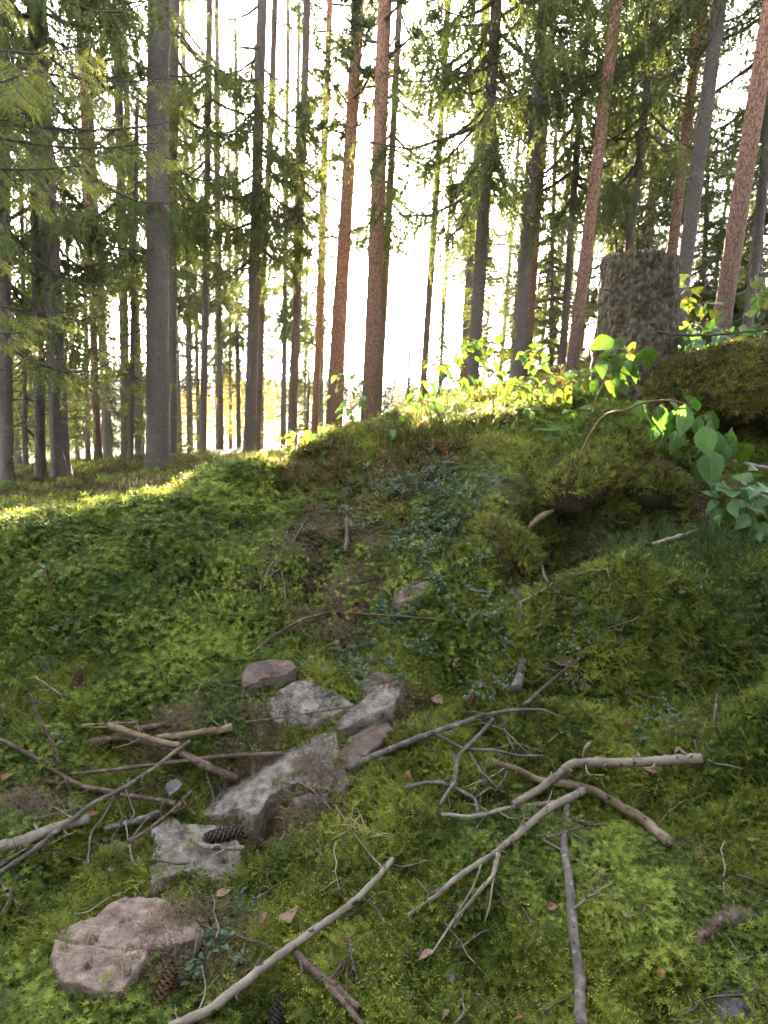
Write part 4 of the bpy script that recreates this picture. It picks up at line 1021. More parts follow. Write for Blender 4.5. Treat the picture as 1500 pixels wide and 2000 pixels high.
lump('mossy_root', 'moss-grown root lying in front of the boulder, right of the hollow', 'root', [at(1200, 940, 3.62), at(1270, 955, 3.52), at(1340, 975, 3.48)], [.08, .10, .07], M_BOULDER, 23, dens=2600, minz=.05)
lump('mossy_root', 'hanging moss cushion on the left lip of the dark hollow', 'root', [at(925, 1035, 3.1), at(975, 1050, 3.02), at(1015, 1080, 2.96), at(1028, 1125, 2.9)], [.06, .085, .08, .04], M_BOULDER, 24, dens=2900, minz=-.25, amp=.32)
mb_ = MB(); tube(mb_, smooth_line([at(1032, 1033, 3.05), at(1052, 1012, 3.12), at(1080, 998, 3.25)], 10), [.005, .008, .012, .013, .015, .014, .016, .014, .012, .008], 10, knob=.7)
M_PALEROOT = noise_mat('pale_root_wood', [(.3, (.08, .055, .028)), (.7, (.19, .14, .075))], 25, bump=.5)
tag(link('root_stub', mb_.mesh('root_stub'), M_PALEROOT), 'pale broken root end above the dark hollow', 'root')

# ------------------------------------------------------------------ fallen sticks
M_PALE = noise_mat('bare_pale_wood', [(.28, (.075, .058, .046)), (.40, (.18, .145, .112)), (.6, (.26, .215, .168)), (.78, (.36, .305, .245))], 14, bump=.8, dist=.006, detail=9, speck=(38, .62, (.055, .040, .030)))
M_TAN = noise_mat('tan_barkless_wood', [(.28, (.075, .050, .032)), (.45, (.16, .115, .072)), (.6, (.21, .155, .10)), (.78, (.28, .22, .15))], 14, bump=.8, dist=.006, detail=9, speck=(38, .63, (.06, .042, .03)))
M_BROWN = noise_mat('brown_bark_stick', [(.25, (.040, .026, .019)), (.5, (.10, .066, .05)), (.75, (.20, .14, .11))], 26, bump=.8, dist=.006, detail=9, speck=(34, .62, (.22, .165, .125)))
M_GREY = noise_mat('grey_bark_stick', [(.25, (.050, .040, .035)), (.5, (.115, .095, .082)), (.75, (.22, .19, .165))], 26, bump=.8, dist=.006, detail=9, speck=(34, .62, (.24, .205, .175)))
M_LICHEN = noise_mat('pale_lichen', [(.3, (.12, .14, .11)), (.7, (.24, .26, .21))], 40, bump=.8)

def stick_mesh(pts, w0, w1, lift, seed, knob=.22, n=None, nm='stick'):
    P = np.array([hit(px, py, lift if np.isscalar(lift) else lift[k]) for k, (px, py) in enumerate(pts)])
    n = n or max(14, 9 * len(pts)); C = smooth_line(P, n)
    q_ = np.linspace(0, len(P) - 1, n); C = .35 * C + .65 * np.stack([np.interp(q_, np.arange(len(P)), P[:, j]) for j in range(3)], 1)
    C = C + np.stack([fbm(C * 16 + 9 * q, 3, seed + q) for q in range(3)], 1) * np.array([.004, .004, .004])
    C[:, 2] += .002
    depth = C[:, 1] * cP - (C[:, 2] - CAMZ) * sP
    R = .9 * np.linspace(w0, w1, n) / 2 / FPX * depth * (1 + .06 * np.sin(np.arange(n) * 1.7 + seed))
    mb = MB(); tube(mb, C, R * (1 + .16 * fbm(C * 60, 2, seed + 5)), 10, knob=knob * 1.1, seed=seed)
    rng = np.random.default_rng(seed)
    for q in range(max(1, n // 9)):                       # small snapped-off stubs
        k = rng.integers(1, n - 1); d = unit(rng.normal(0, 1, 3) + [0, 0, .6])
        tube(mb, [C[k], C[k] + d * R[k] * rng.uniform(1.4, 2.6)], [R[k] * .4, R[k] * .2], 5)
    return mb, C
def stick(label, pts, w, mat, lift=.045, seed=0, kids=(), knob=.22, cat='stick', name='fallen_stick', group=None):
    mb, C = stick_mesh(pts, w[0], w[1], lift, seed, knob)
    o3 = C.mean(0)
    V, F = mb.arrays(); o = link(name, mesh_from(name, V - o3, F), mat, loc=o3); tag(o, label, cat, group)
    rg_ = np.random.default_rng(seed + 4000)
    for k in range(3 if len(C) > 30 else 1 if w[0] < 18 and len(pts) > 2 else 0):       # fine dry side twigs
        c = C[rg_.integers(2, len(C) - 2)]; d = unit(np.array([rg_.normal(), rg_.normal(), .25])); L = rg_.uniform(.05, .14); m3 = MB()
        q = np.array([c, c + d * L * .5 + rg_.normal(0, .008, 3), c + d * L + rg_.normal(0, .015, 3)]); tube(m3, smooth_line(q, 6), np.linspace(.0032, .0012, 6), 5)
        tube(m3, [q[1], q[1] + unit(d + rg_.normal(0, .7, 3)) * L * .4], [.0018, .0008], 4)
        V, F = m3.arrays(); link('side_twig', mesh_from('side_twig', V - o3, F), mat, o)
    for k, (kp, kw) in enumerate(kids):
        m2, _ = stick_mesh(kp, kw[0], kw[1], lift, seed * 7 + k + 1, knob)
        V, F = m2.arrays(); link('side_twig', mesh_from('side_twig', V - o3, F), mat, o)
    return o
stick('long smooth pale stick curving up from the bottom edge', [(330, 2010), (420, 1965), (500, 1900), (570, 1850), (640, 1800), (700, 1755), (740, 1712), (766, 1680)], (22, 11), M_PALE, .06, 1, knob=.1)
stick('forked brown stick poking out below the long smooth pale stick', [(572, 1856), (605, 1890), (655, 1928), (702, 1972)], (17, 15), M_BROWN, .045, 2, kids=[([(628, 1915), (668, 1955), (708, 2005)], (14, 12))])
stick('dark thick branch running straight down to the bottom edge', [(1108, 1572), (1100, 1650), (1112, 1720), (1118, 1800), (1131, 1900), (1136, 2010)], (15, 25), M_GREY, .05, 3)
stick('bent smooth branch with a dark broken end pointing right', [(1003, 1572), (1050, 1545), (1095, 1510), (1117, 1492), (1180, 1490), (1250, 1490), (1300, 1487), (1372, 1480)], (15, 22), M_PALE, [.04, .07, .11, .13, .13, .12, .10, .08], 4, knob=.1)
stick('yellowish barkless branch slanting down right under the bent branch', [(960, 1488), (1000, 1500), (1050, 1525), (1105, 1532), (1160, 1546), (1210, 1575), (1262, 1607), (1306, 1646)], (11, 25), M_TAN, [.05, .06, .06, .07, .07, .06, .05, .04], 5, knob=.12)
stick('long grey branch forking like a claw in the lower middle', [(1140, 1545), (1080, 1575), (1040, 1605), (1000, 1640), (970, 1665), (900, 1710), (850, 1752), (793, 1792)], (17, 10), M_PALE, [.09, .09, .08, .07, .06, .05, .04, .035], 6,
      kids=[([(974, 1668), (962, 1712), (912, 1770), (872, 1820), (840, 1866)], (11, 4)), ([(966, 1700), (957, 1760), (947, 1802)], (5, 3)), ([(940, 1690), (925, 1730), (890, 1790), (887, 1815)], (4, 3))], knob=.12)
stick('thin level stick left of the claw branch', [(863, 1592), (920, 1596), (990, 1580), (1050, 1572), (1092, 1567)], (8, 10), M_PALE, .05, 7)
stick('arching dark twig with many bare side twigs in the middle', [(678, 1502), (760, 1465), (830, 1437), (880, 1420), (940, 1400), (1000, 1388), (1060, 1388), (1126, 1413)], (15, 5), M_GREY, [.04, .05, .07, .08, .08, .07, .05, .03], 8,
      kids=[([(848, 1434), (905, 1463), (960, 1466), (1010, 1476), (1062, 1478)], (8, 5)), ([(962, 1408), (925, 1448), (895, 1480), (888, 1530), (858, 1574)], (9, 7)), ([(912, 1462), (940, 1510), (978, 1545)], (5, 4)),
            ([(882, 1470), (890, 1500), (880, 1535)], (6, 5)), ([(940, 1412), (985, 1428), (1030, 1470)], (4, 3)), ([(966, 1468), (992, 1490), (985, 1520), (970, 1540)], (4, 3)), ([(968, 1464), (1010, 1452), (1055, 1468)], (3, 2))])
stick('crooked dark twig lying under the arching twig', [(790, 1538), (830, 1530), (868, 1530), (900, 1546), (928, 1562), (932, 1590)], (9, 8), M_GREY, .04, 9, kids=[([(925, 1562), (955, 1540), (990, 1550)], (6, 5))])
stick('thick brown stick in the pile left of the slabs', [(168, 1452), (230, 1441), (300, 1450), (350, 1470), (400, 1495), (462, 1522)], (14, 18), M_BROWN, .06, 10)
stick('pale stripped stick on top of the pile, left end cut', [(212, 1418), (260, 1434), (300, 1446), (350, 1456)], (15, 12), M_TAN, .085, 11, knob=.1)
stick('short tan stick at the right of the pile', [(308, 1442), (380, 1433), (428, 1426), (452, 1421)], (13, 16), M_TAN, .075, 12)
stick('straight whitish twig at the back of the pile', [(160, 1418), (215, 1414), (268, 1411)], (5, 4), M_PALE, .07, 13)
stick('dark stub of wood behind the pile', [(265, 1428), (300, 1420), (328, 1414)], (14, 12), M_BROWN, .05, 14)
stick('long level stick crossing towards the pale slab', [(140, 1514), (260, 1500), (350, 1489), (430, 1479), (552, 1472)], (7, 10), M_BROWN, .075, 15)
stick('straight brown stick entering from the left edge', [(-10, 1441), (60, 1476), (120, 1515), (160, 1536), (232, 1551)], (9, 10), M_BROWN, .06, 16)
stick('low brown stick crossing under the crossed twigs', [(88, 1527), (150, 1536), (220, 1551), (300, 1562), (342, 1570)], (10, 10), M_BROWN, .045, 17)
stick('long diagonal grey stick rising from the left edge through the pile', [(-10, 1712), (60, 1665), (130, 1610), (180, 1572), (250, 1535), (310, 1495), (372, 1448)], (11, 8), M_GREY, [.05, .06, .08, .09, .09, .08, .09], 18,
      kids=[([(228, 1545), (205, 1590), (178, 1630), (172, 1690)], (5, 3)), ([(240, 1530), (262, 1590), (246, 1612)], (4, 3)), ([(170, 1575), (110, 1590), (60, 1602)], (4, 2))])
stick('thick pale cut branch end at the left edge', [(-20, 1662), (60, 1636), (120, 1616), (172, 1600)], (26, 22), M_PALE, .055, 19, knob=.08)
stick('short dark stick with a pale broken tip beside the grey slab', [(204, 1622), (232, 1614), (262, 1606), (312, 1590)], (11, 15), M_GREY, .05, 20)
stick('curved dark twig leaning onto the grey slab', [(250, 1646), (290, 1622), (340, 1582), (376, 1545)], (9, 6), M_BROWN, .06, 21)
stick('thin pale twig at the lower left edge below the cut branch', [(-5, 1694), (40, 1666), (92, 1641)], (8, 5), M_GREY, .05, 22)
stick('thin upright twig leaning over the left sticks', [(60, 1358), (80, 1410), (104, 1450), (114, 1494)], (5, 8), M_BROWN, [.22, .16, .10, .05], 23)
stick('long thin twig arching across the foot of the bank', [(490, 1278), (530, 1246), (590, 1211), (650, 1196), (750, 1203), (872, 1211)], (8, 5), M_BROWN, .06, 24)
stick('short forked twig lying on the mossy left bank', [(298, 1227), (338, 1192), (358, 1146)], (9, 6), M_GREY, .05, 25, kids=[([(305, 1222), (340, 1205), (362, 1193)], (6, 4))])
stick('thin lichen-spotted twig running down the mossy left bank', [(240, 1032), (282, 1083), (352, 1146), (388, 1200), (410, 1235), (452, 1285)], (4, 5), M_GREY, .05, 26)
stick('brown bark strip standing at the foot of the left bank', [(412, 1222), (414, 1258), (408, 1296)], (15, 12), M_BROWN, .04, 27)
stick('small stick on the sunlit crest of the left bank', [(234, 1014), (272, 1017), (312, 1022)], (7, 6), M_GREY, .06, 28)
stick('reddish-brown stick standing upright on the middle of the bank', [(672, 968), (678, 1030), (676, 1078)], (7, 10), M_BROWN, .06, 29)
stick('thin bent twig hanging into the dark hollow', [(1028, 1034), (1050, 1082), (1068, 1138)], (9, 6), M_BROWN, [.06, .12, .12], 30)
stick('straight tan twig on the moss right of the slabs', [(1147, 1274), (1090, 1320), (1020, 1380)], (6, 8), M_BROWN, .07, 31)
stick('pale stick resting on grass below the big shaded leaves', [(1276, 1062), (1350, 1041), (1412, 1020)], (7, 10), M_PALE, .10, 32)
stick('tiny crooked dark twig on top of the mossy mound', [(1003, 1158), (1018, 1182), (1018, 1212), (994, 1246)], (5, 3), M_GREY, .06, 33)
stick('grey bark piece below the mossy mound', [(1022, 1288), (1016, 1318), (1008, 1346)], (16, 24), M_GREY, .045, 34)
stick('pale stick at the right edge below the boulder', [(1436, 902), (1470, 910), (1510, 917)], (8, 10), M_PALE, .10, 35)
stick('red-brown snapped twig standing on the rise at the left', [(222, 990), (236, 962), (250, 930)], (6, 4), M_BROWN, [.03, .12, .2], 36)
stick('rotting dark root arch at the lower right edge', [(1350, 1845), (1400, 1812), (1450, 1795), (1515, 1798)], (40, 46), M_BROWN, .01, 37, knob=.3, cat='root', name='decaying_root')
stick('short root stub beside the dark thick branch', [(1118, 1600), (1138, 1608), (1154, 1618)], (10, 12), M_BROWN, .05, 38)
stick('upright reddish stem stub near the right cushion of moss', [(1400, 1360), (1396, 1400), (1394, 1432)], (6, 8), M_BROWN, [.12, .06, .02], 39)
stick('curled pale root loops on the bare brown patch', [(560, 1040), (552, 1075), (548, 1110), (556, 1150), (558, 1190)], (4, 5), M_GREY, .05, 40, kids=[([(552, 1075), (525, 1110), (515, 1140)], (5, 4)), ([(600, 1010), (560, 1085), (585, 1130)], (3, 3)), ([(548, 1110), (512, 1135), (508, 1165)], (4, 3))])
stick('small pale forked twig end above the bent branch', [(1136, 1480), (1142, 1462), (1156, 1449)], (7, 6), M_PALE, [.05, .08, .1], 41)
stick('little twig lying across the grey slab under the cone', [(372, 1640), (402, 1656), (478, 1658)], (9, 10), M_PALE, .085, 42)
stick('brown twig on the bank right of the pinkish stone', [(912, 1152), (935, 1156), (958, 1160)], (6, 5), M_GREY, .06, 43)
stick('thin twig lying over the flat grey rock', [(480, 1410), (560, 1402), (620, 1392), (680, 1382)], (4, 3), M_GREY, .09, 44)

# ------------------------------------------------------------------ broad leaves and saplings
def leaf_mesh(name, w=.5, serr=.03, tip=.25, fold=.25, curl=.35, seed=0, n=17, tooth=8, asym=.0):
    """leaf of unit length along +X, face up +Z; attribute lv = (along, across) for the veins"""
    rng = np.random.default_rng(seed); t = np.linspace(0, 1, n)
    prof = np.sin(np.pi * np.clip(t, 0, 1) ** .80) ** 1.05 * (1 - .30 * t * t)
    prof = prof / prof.max() * w / 2
    saw = 1 + serr * (((t * tooth) % 1) - .5) * 2
    zc = -curl * t ** 2 + .05 * np.sin(t * 5 + seed)
    V = []; A = []
    for f in (-1, -.5, 0, .5, 1):
        wv = prof * (saw if abs(f) == 1 else 1)
        V.append(np.stack([t, f * wv, zc + fold * np.abs(f) * wv + .03 * math.sin(seed + f * 3) * np.sin(t * 9) * abs(f)], 1)); A.append(np.stack([t, np.full(n, f), 0 * t], 1))
    V = np.concatenate(V); A = np.concatenate(A)
    Q = []
    for r in range(4):
        i = np.arange(n - 1) + r * n; Q.append(np.stack([i, i + 1, i + n + 1, i + n], 1))
    return mesh_from(name, V, [np.concatenate(Q)], attrs={'lv': ('FLOAT_VECTOR', 'POINT', A)})

def leaf_mat(name, c0, c1, spot=None, trans=.5, tmul=(1.6, 1.7, .7), rough=.45):
    m, nt, nn, ll = new_mat(name)
    at_ = N(nt, 'ShaderNodeAttribute', attribute_name='lv'); oi = N(nt, 'ShaderNodeObjectInfo')
    sx = N(nt, 'ShaderNodeSeparateXYZ', ins={0: at_.outputs['Vector']})
    ab = N(nt, 'ShaderNodeMath', operation='ABSOLUTE', ins={0: sx.outputs[1]})
    ph = N(nt, 'ShaderNodeMath', operation='MULTIPLY_ADD', ins={0: ab.outputs[0], 1: -.30, 2: sx.outputs[0]})
    sw = N(nt, 'ShaderNodeMath', operation='SINE', ins={0: N(nt, 'ShaderNodeMath', operation='MULTIPLY', ins={0: ph.outputs[0], 1: 52.0}).outputs[0]})
    v1 = N(nt, 'ShaderNodeMapRange', ins={0: sw.outputs[0], 1: .86, 2: 1.0})
    v2 = N(nt, 'ShaderNodeMapRange', ins={0: ab.outputs[0], 1: .10, 2: .02})
    vv = N(nt, 'ShaderNodeMath', operation='MAXIMUM', ins={0: v1.outputs[0], 1: v2.outputs[0]})
    tc = N(nt, 'ShaderNodeTexCoord')
    nz = N(nt, 'ShaderNodeTexNoise', ins={'Vector': tc.outputs['Object'], 'Scale': 3.5, 'Detail': 4.0})
    mixf = N(nt, 'ShaderNodeMath', operation='MULTIPLY_ADD', ins={0: oi.outputs['Random'], 1: .7, 2: N(nt, 'ShaderNodeMath', operation='MULTIPLY_ADD', ins={0: nz.outputs[0], 1: .8, 2: -.3}).outputs[0]}, use_clamp=True)
    c = mixc(nt, mixf.outputs[0], c0, c1)
    c = mixc(nt, N(nt, 'ShaderNodeMath', operation='MULTIPLY', ins={0: vv.outputs[0], 1: .35}).outputs[0], c, tuple(min(1, x * 1.7) for x in c1))
    if spot:
        sp = N(nt, 'ShaderNodeMapRange', ins={0: nz.outputs[0], 1: .60, 2: .68}); c = mixc(nt, sp.outputs[0], c, spot)
    bp = N(nt, 'ShaderNodeBump', ins={'Height': N(nt, 'ShaderNodeMath', operation='MULTIPLY', ins={0: vv.outputs[0], 1: -1.0}).outputs[0], 'Strength': .35, 'Distance': .05})
    leafy(nt, c, trans, rough, .4, bp.outputs[0], mixc(nt, 1.0, c, tmul, 'MULTIPLY'))
    return m
ML_LIT = leaf_mat('backlit_yellow_green_leaf', (.05, .095, .014), (.095, .145, .022), trans=.46, tmul=(.72, .9, .5))  # yellow-green of sun shining through is put into the leaf colour
ML_YEL = leaf_mat('yellowing_leaf', (.12, .15, .02), (.18, .18, .028), spot=(.14, .09, .025), trans=.5, tmul=(.85, .9, .5))
ML_SHADE = leaf_mat('shade_cool_green_leaf', (.055, .115, .035), (.11, .19, .06), trans=.42, tmul=(1.3, 1.6, .6), rough=.36)  # bluish cast of standing in shade is put into the leaf colour
ML_DARK = leaf_mat('dark_green_leaf', (.03, .065, .025), (.06, .11, .04), trans=.35, rough=.35)
ML_BROWN = leaf_mat('dry_brown_leaf', (.15, .085, .05), (.27, .17, .105), spot=(.10, .05, .03), trans=.2, tmul=(1, 1, 1), rough=.7)
ML_PINK = leaf_mat('dry_pinkish_leaf', (.26, .145, .10), (.36, .23, .165), spot=(.2, .1, .06), trans=.2, tmul=(1, 1, 1), rough=.7)
ML_RED = leaf_mat('rusty_red_leaf', (.22, .075, .03), (.34, .13, .055), spot=(.13, .05, .03), trans=.3, tmul=(1, 1, 1), rough=.65)
ML_BLUE = leaf_mat('dark_wet_leaf', (.045, .042, .05), (.085, .072, .078), trans=.05, tmul=(1, 1, 1), rough=.3)
ML_GOLD = leaf_mat('golden_fallen_leaf', (.42, .28, .03), (.5, .36, .05), trans=.3, tmul=(1, 1, 1), rough=.6)
M_STEM = noise_mat('reddish_green_stem', [(.3, (.09, .07, .03)), (.7, (.20, .12, .06))], 20, bump=.2)
M_STEMD = noise_mat('dark_twig_stem', [(.3, (.04, .028, .02)), (.7, (.10, .07, .05))], 20, bump=.2)

def with_mat(me, mat): me.materials.clear(); me.materials.append(mat); return me
LK = {}
def leaf_kind(shape, mat):
    key = (shape, mat.name)
    if key not in LK:
        p = {'oval': dict(w=.56, serr=.10, curl=.3), 'long': dict(w=.46, serr=.10, fold=.3), 'broad': dict(w=.70, serr=.09, fold=.18, curl=.4), 'round': dict(w=.92, serr=.03, fold=.1, curl=.2)}[shape]
        LK[key] = [with_mat(leaf_mesh('leaf', seed=q, **p), mat) for q in range(3)]
    return LK[key]

def put_leaf(parent, pos, tipdir, up, size, shape, mat, rng, name='leaf'):
    """pos is where the stalk meets the blade"""
    x = Vector(tipdir).normalized(); z = Vector(up); z = (z - x * z.dot(x)).normalized(); y = z.cross(x)
    M = Matrix((x, y, z)).transposed().to_4x4(); M.translation = Vector(pos); ks = leaf_kind(shape, mat)
    o = link(name, ks[rng.integers(len(ks))], None, parent)
    o.matrix_local = M @ Matrix.Diagonal((size, size * rng.uniform(.9, 1.1), size, 1))
    return o

def sapling(label, stems, leaves, Y, size, mats, shape='oval', seed=0, cat='plant', name='sapling', stemw=.004, dY=.12, droop=.45, smat=None, group=None):
    """stems: pixel polylines (first point stands on the ground); leaves: pixel centres with optional size factor"""
    rng = np.random.default_rng(seed)
    b = hit(*stems[0][0]) if Y is None else at(*stems[0][0], Y)
    Yb = b[1]; b = np.array([b[0], b[1], float(H(np.array(b[0]), np.array(b[1])))])
    e = tag(link(name, None, loc=b), label, cat, group)
    allp = []
    for st in stems:
        P = [at(px, py, Yb + rng.normal(0, dY * .3)) - b for px, py in st]
        if st is stems[0]: P = [np.array([0, 0, -.02])] + P[1:] if len(P) > 1 else P
        C = smooth_line(P, 4 * len(P)); mb = MB(); tube(mb, C, np.linspace(stemw, stemw * .45, len(C)) * 1.3, 6, cap=True)
        link('stem', mb.mesh('stem'), smat or M_STEM, e); allp.append(C)
    A = np.concatenate(allp)
    more = [(l[0] + rng.normal(0, 13), l[1] + rng.normal(3, 9), (l[2] if len(l) > 2 else 1) * rng.uniform(.6, .95)) for l in leaves for _ in range(1)]
    for lf in list(leaves) + more:
        px, py = lf[:2]; f = lf[2] if len(lf) > 2 else 1.0
        c = at(px, py, Yb + rng.normal(0, dY)) - b
        d = A - c; k = np.argmin((d ** 2).sum(1)); a = A[k]
        s = size * f * rng.uniform(.8, 1.35) * 1.12
        out = unit((c - a) + np.array([rng.normal(0, .02), rng.normal(0, .05), 0]))
        tipd = unit(out * .8 + np.array([rng.normal(0, .3), rng.normal(-.15, .35), -droop * rng.uniform(.1, 1.3)]))
        pos = c - tipd * s * .5
        up = unit(np.array([rng.normal(0, .45), rng.normal(-.25, .5), 1.0]))
        mt = mats[rng.choice(len(mats))]
        put_leaf(e, pos, tipd, up, s, shape, mt, rng)
        mb = MB(); mid = (a + pos) / 2 + np.array([0, 0, .012]); tube(mb, smooth_line([a, mid, pos], 5), np.linspace(.0022, .0012, 5), 4, cap=False)
        link('leaf_stalk', mb.mesh('leaf_stalk'), smat or M_STEM, e)
    return e

LIT = [ML_LIT, ML_LIT, ML_LIT, ML_LIT, ML_LIT, ML_YEL]
sapling('tallest backlit seedling with bright three-part leaves, red stem', [[(966, 832), (962, 770), (950, 720), (930, 690), (922, 676)], [(962, 770), (966, 745), (972, 735)]],
        [(905, 672), (921, 668), (936, 667), (919, 679), (948, 672), (962, 680), (954, 690), (942, 685), (950, 718), (970, 716), (976, 735), (985, 728), (890, 700), (905, 697), (935, 702)], 4.55, .085, LIT, 'oval', 1)
sapling('backlit seedling standing just right of the tallest one', [[(1048, 800), (1044, 745), (1042, 690)]],
        [(1046, 674), (1028, 685), (1060, 690), (1022, 700), (1068, 698), (1042, 692), (1034, 712), (1056, 712), (1066, 718), (1015, 697)], 4.55, .080, LIT, 'oval', 2)
sapling('backlit seedling with curled leaves hanging before the stump', [[(1148, 835), (1165, 780), (1190, 730), (1225, 690), (1215, 668)], [(1190, 730), (1180, 752)], [(1225, 690), (1258, 690)]],
        [(1178, 668, 1.1), (1203, 672), (1232, 678), (1262, 692, 1.1), (1250, 700), (1230, 705), (1186, 700), (1205, 712), (1195, 722), (1226, 720), (1182, 752), (1198, 758), (1190, 772), (1240, 726), (1212, 745), (1175, 720), (1218, 758)], 3.95, .115, [ML_LIT, ML_LIT, ML_LIT, ML_LIT, ML_YEL], 'oval', 3, droop=.8)
sapling('backlit low seedling left of the tallest one', [[(880, 815), (872, 770), (866, 735)], [(872, 770), (905, 730)]],
        [(866, 722), (880, 712), (857, 712), (895, 705), (868, 735), (882, 738), (850, 728), (900, 752), (890, 760), (912, 748), (925, 742), (940, 750), (910, 762)], 4.7, .078, LIT, 'oval', 4)
sapling('small seedling with grey-green leaves at the left of the leafy row', [[(835, 820), (836, 780), (838, 745)]],
        [(815, 757), (832, 750), (848, 757), (806, 770), (822, 772), (842, 774), (800, 782), (852, 790), (815, 790)], 4.8, .075, LIT, 'oval', 5)
sapling('broad backlit raspberry clump in the middle of the leafy row', [[(1075, 850), (1070, 800), (1085, 755)], [(1070, 800), (1030, 760)], [(1070, 800), (1110, 750), (1140, 730)], [(1030, 760), (1000, 752)]],
        [(998, 750), (1015, 745), (1032, 752), (1048, 742), (1062, 752), (1080, 742), (1098, 736), (1112, 728), (1130, 722), (1146, 722), (1022, 770), (1040, 775), (1056, 770), (1074, 780), (1092, 775), (1066, 795), (1086, 792), (1110, 770), (1128, 748), (1146, 750), (1102, 752), (985, 768), (975, 758)], 4.4, .090, [ML_LIT, ML_LIT, ML_YEL], 'oval', 6)
sapling('yellow-leaved low seedling on the crest below the red stem', [[(1010, 850), (1012, 825), (1015, 808)]],
        [(985, 818), (1000, 812), (978, 832), (1018, 806), (1035, 805), (1046, 814), (1040, 832, 1.1), (1024, 820)], 4.35, .080, [ML_YEL, ML_YEL, ML_LIT], 'broad', 7)
sapling('shaded seedling with drooping leaves under the curled backlit leaves', [[(1085, 905), (1110, 860), (1160, 820), (1190, 800)]],
        [(1090, 835), (1110, 800), (1135, 795), (1152, 822), (1125, 828), (1182, 880, 1.2), (1165, 915), (1195, 845), (1220, 822), (1105, 850), (1175, 862, .9)], 3.9, .105, [ML_SHADE, ML_SHADE, ML_LIT], 'oval', 8, smat=M_STEMD)
sapling('arching branch of big shaded leaves at the right', [[(1085, 890), (1160, 835), (1225, 800), (1265, 785), (1310, 783), (1345, 793), (1385, 830), (1415, 860), (1450, 885)]],
        [(1262, 812, 1.15), (1290, 820, 1.0), (1280, 850, .8), (1322, 800, 1.0), (1355, 795, .9), (1340, 818, 1.1), (1310, 838, 1.15), (1362, 838, 1.1), (1322, 862, .8), (1385, 832, 1.0), (1400, 868, 1.0), (1378, 860, .8), (1430, 858, .9), (1452, 878, 1.0), (1420, 888, 1.0), (1388, 912, 1.2), (1408, 900, .8)], 3.45, .125, [ML_SHADE, ML_SHADE, ML_LIT], 'broad', 9, droop=1.1, stemw=.006, dY=.08)
sapling('bushy shaded raspberry at the right edge below the arching branch', [[(1450, 1075), (1455, 1010), (1465, 960)], [(1455, 1010), (1420, 985)], [(1455, 1010), (1490, 990)]],
        [(1412, 945), (1430, 958), (1450, 935), (1468, 925), (1480, 950), (1440, 980), (1415, 985), (1398, 1000), (1425, 1010), (1452, 1000), (1475, 985), (1492, 975), (1500, 1000), (1468, 1020), (1440, 1035), (1415, 1040), (1490, 1030), (1480, 1050), (1385, 1030), (1455, 1055), (1402, 965), (1462, 960)], 3.15, .098, [ML_SHADE], 'broad', 10, dY=.08)
sapling('sprig with bright yellow leaves right of the stump top', [[(1352, 660), (1345, 600), (1332, 550)], [(1345, 600), (1385, 590), (1395, 612)]],
        [(1326, 540), (1345, 538), (1330, 556), (1336, 568), (1362, 565), (1352, 588), (1345, 595), (1375, 604), (1396, 590), (1368, 606), (1396, 612), (1342, 635), (1352, 642)], 5.2, .085, [ML_LIT, ML_YEL], 'round', 11, stemw=.003)
sapling('sprig with yellow leaves at the right picture edge', [[(1455, 700), (1462, 600), (1466, 480)], [(1462, 600), (1490, 575)]],
        [(1483, 555), (1494, 565), (1490, 580), (1478, 592), (1498, 595), (1474, 612), (1486, 552)], 4.9, .085, [ML_YEL, ML_LIT], 'round', 12, stemw=.004)
def dark_row():
    rng = np.random.default_rng(40)
    for k, (x, y) in enumerate([(1345, 672), (1385, 668), (1425, 670), (1465, 665), (1500, 668)]):
        lv = [(x + rng.normal(0, 20), y + rng.normal(-8, 12), rng.uniform(.8, 1.2)) for q in range(12)]
        sapling(['dark low bramble just right of the stump base', 'dark low bramble second from the stump, on the boulder', 'dark low bramble in the middle of the boulder row',
                 'dark low bramble second from the right picture edge', 'dark low bramble cut by the right picture edge'][k], [[(x, y + 30), (x, y)]], lv, 4.75, .11, [ML_DARK, ML_DARK, ML_SHADE], 'oval', 60 + k, dY=.12, group='dark brambles behind the boulder', name='bramble')
dark_row()
sapling('translucent thin seedling in front of the pink trunks', [[(688, 850), (686, 800), (680, 745)], [(686, 800), (705, 785)]],
        [(652, 738), (668, 730), (690, 735), (700, 748), (660, 760), (690, 770), (706, 775), (672, 790), (660, 800), (712, 795), (680, 805)], 5.0, .075, [ML_LIT, ML_SHADE], 'oval', 13)
sapling('glowing low herb on the sunlit hump, left part', [[(575, 885), (578, 862), (580, 845)]], [(560, 850), (572, 842), (588, 845), (600, 850), (565, 862), (590, 860), (545, 858)], 4.15, .06, [ML_LIT, ML_YEL], 'oval', 14)
sapling('glowing low herb on the sunlit hump, right part', [[(625, 875), (626, 855), (630, 845)]], [(612, 852), (628, 842), (642, 848), (655, 855), (618, 862), (640, 862)], 4.4, .06, [ML_LIT, ML_LIT], 'oval', 15)
sapling('grey-green seedling on the crest right of the pink trunks', [[(740, 870), (742, 835), (745, 815)]], [(728, 830), (742, 815), (756, 822), (770, 832), (735, 845), (760, 842), (790, 825)], 4.5, .07, [ML_LIT, ML_SHADE], 'oval', 16)
sapling('pale fern-like seedling on the left bank', [[(100, 1180), (98, 1150), (95, 1122)]], [(72, 1118), (88, 1108), (105, 1106), (120, 1112), (80, 1128), (110, 1126), (95, 1115), (65, 1126)], 2.72, .05, [ML_SHADE, ML_LIT], 'long', 17, dY=.03)

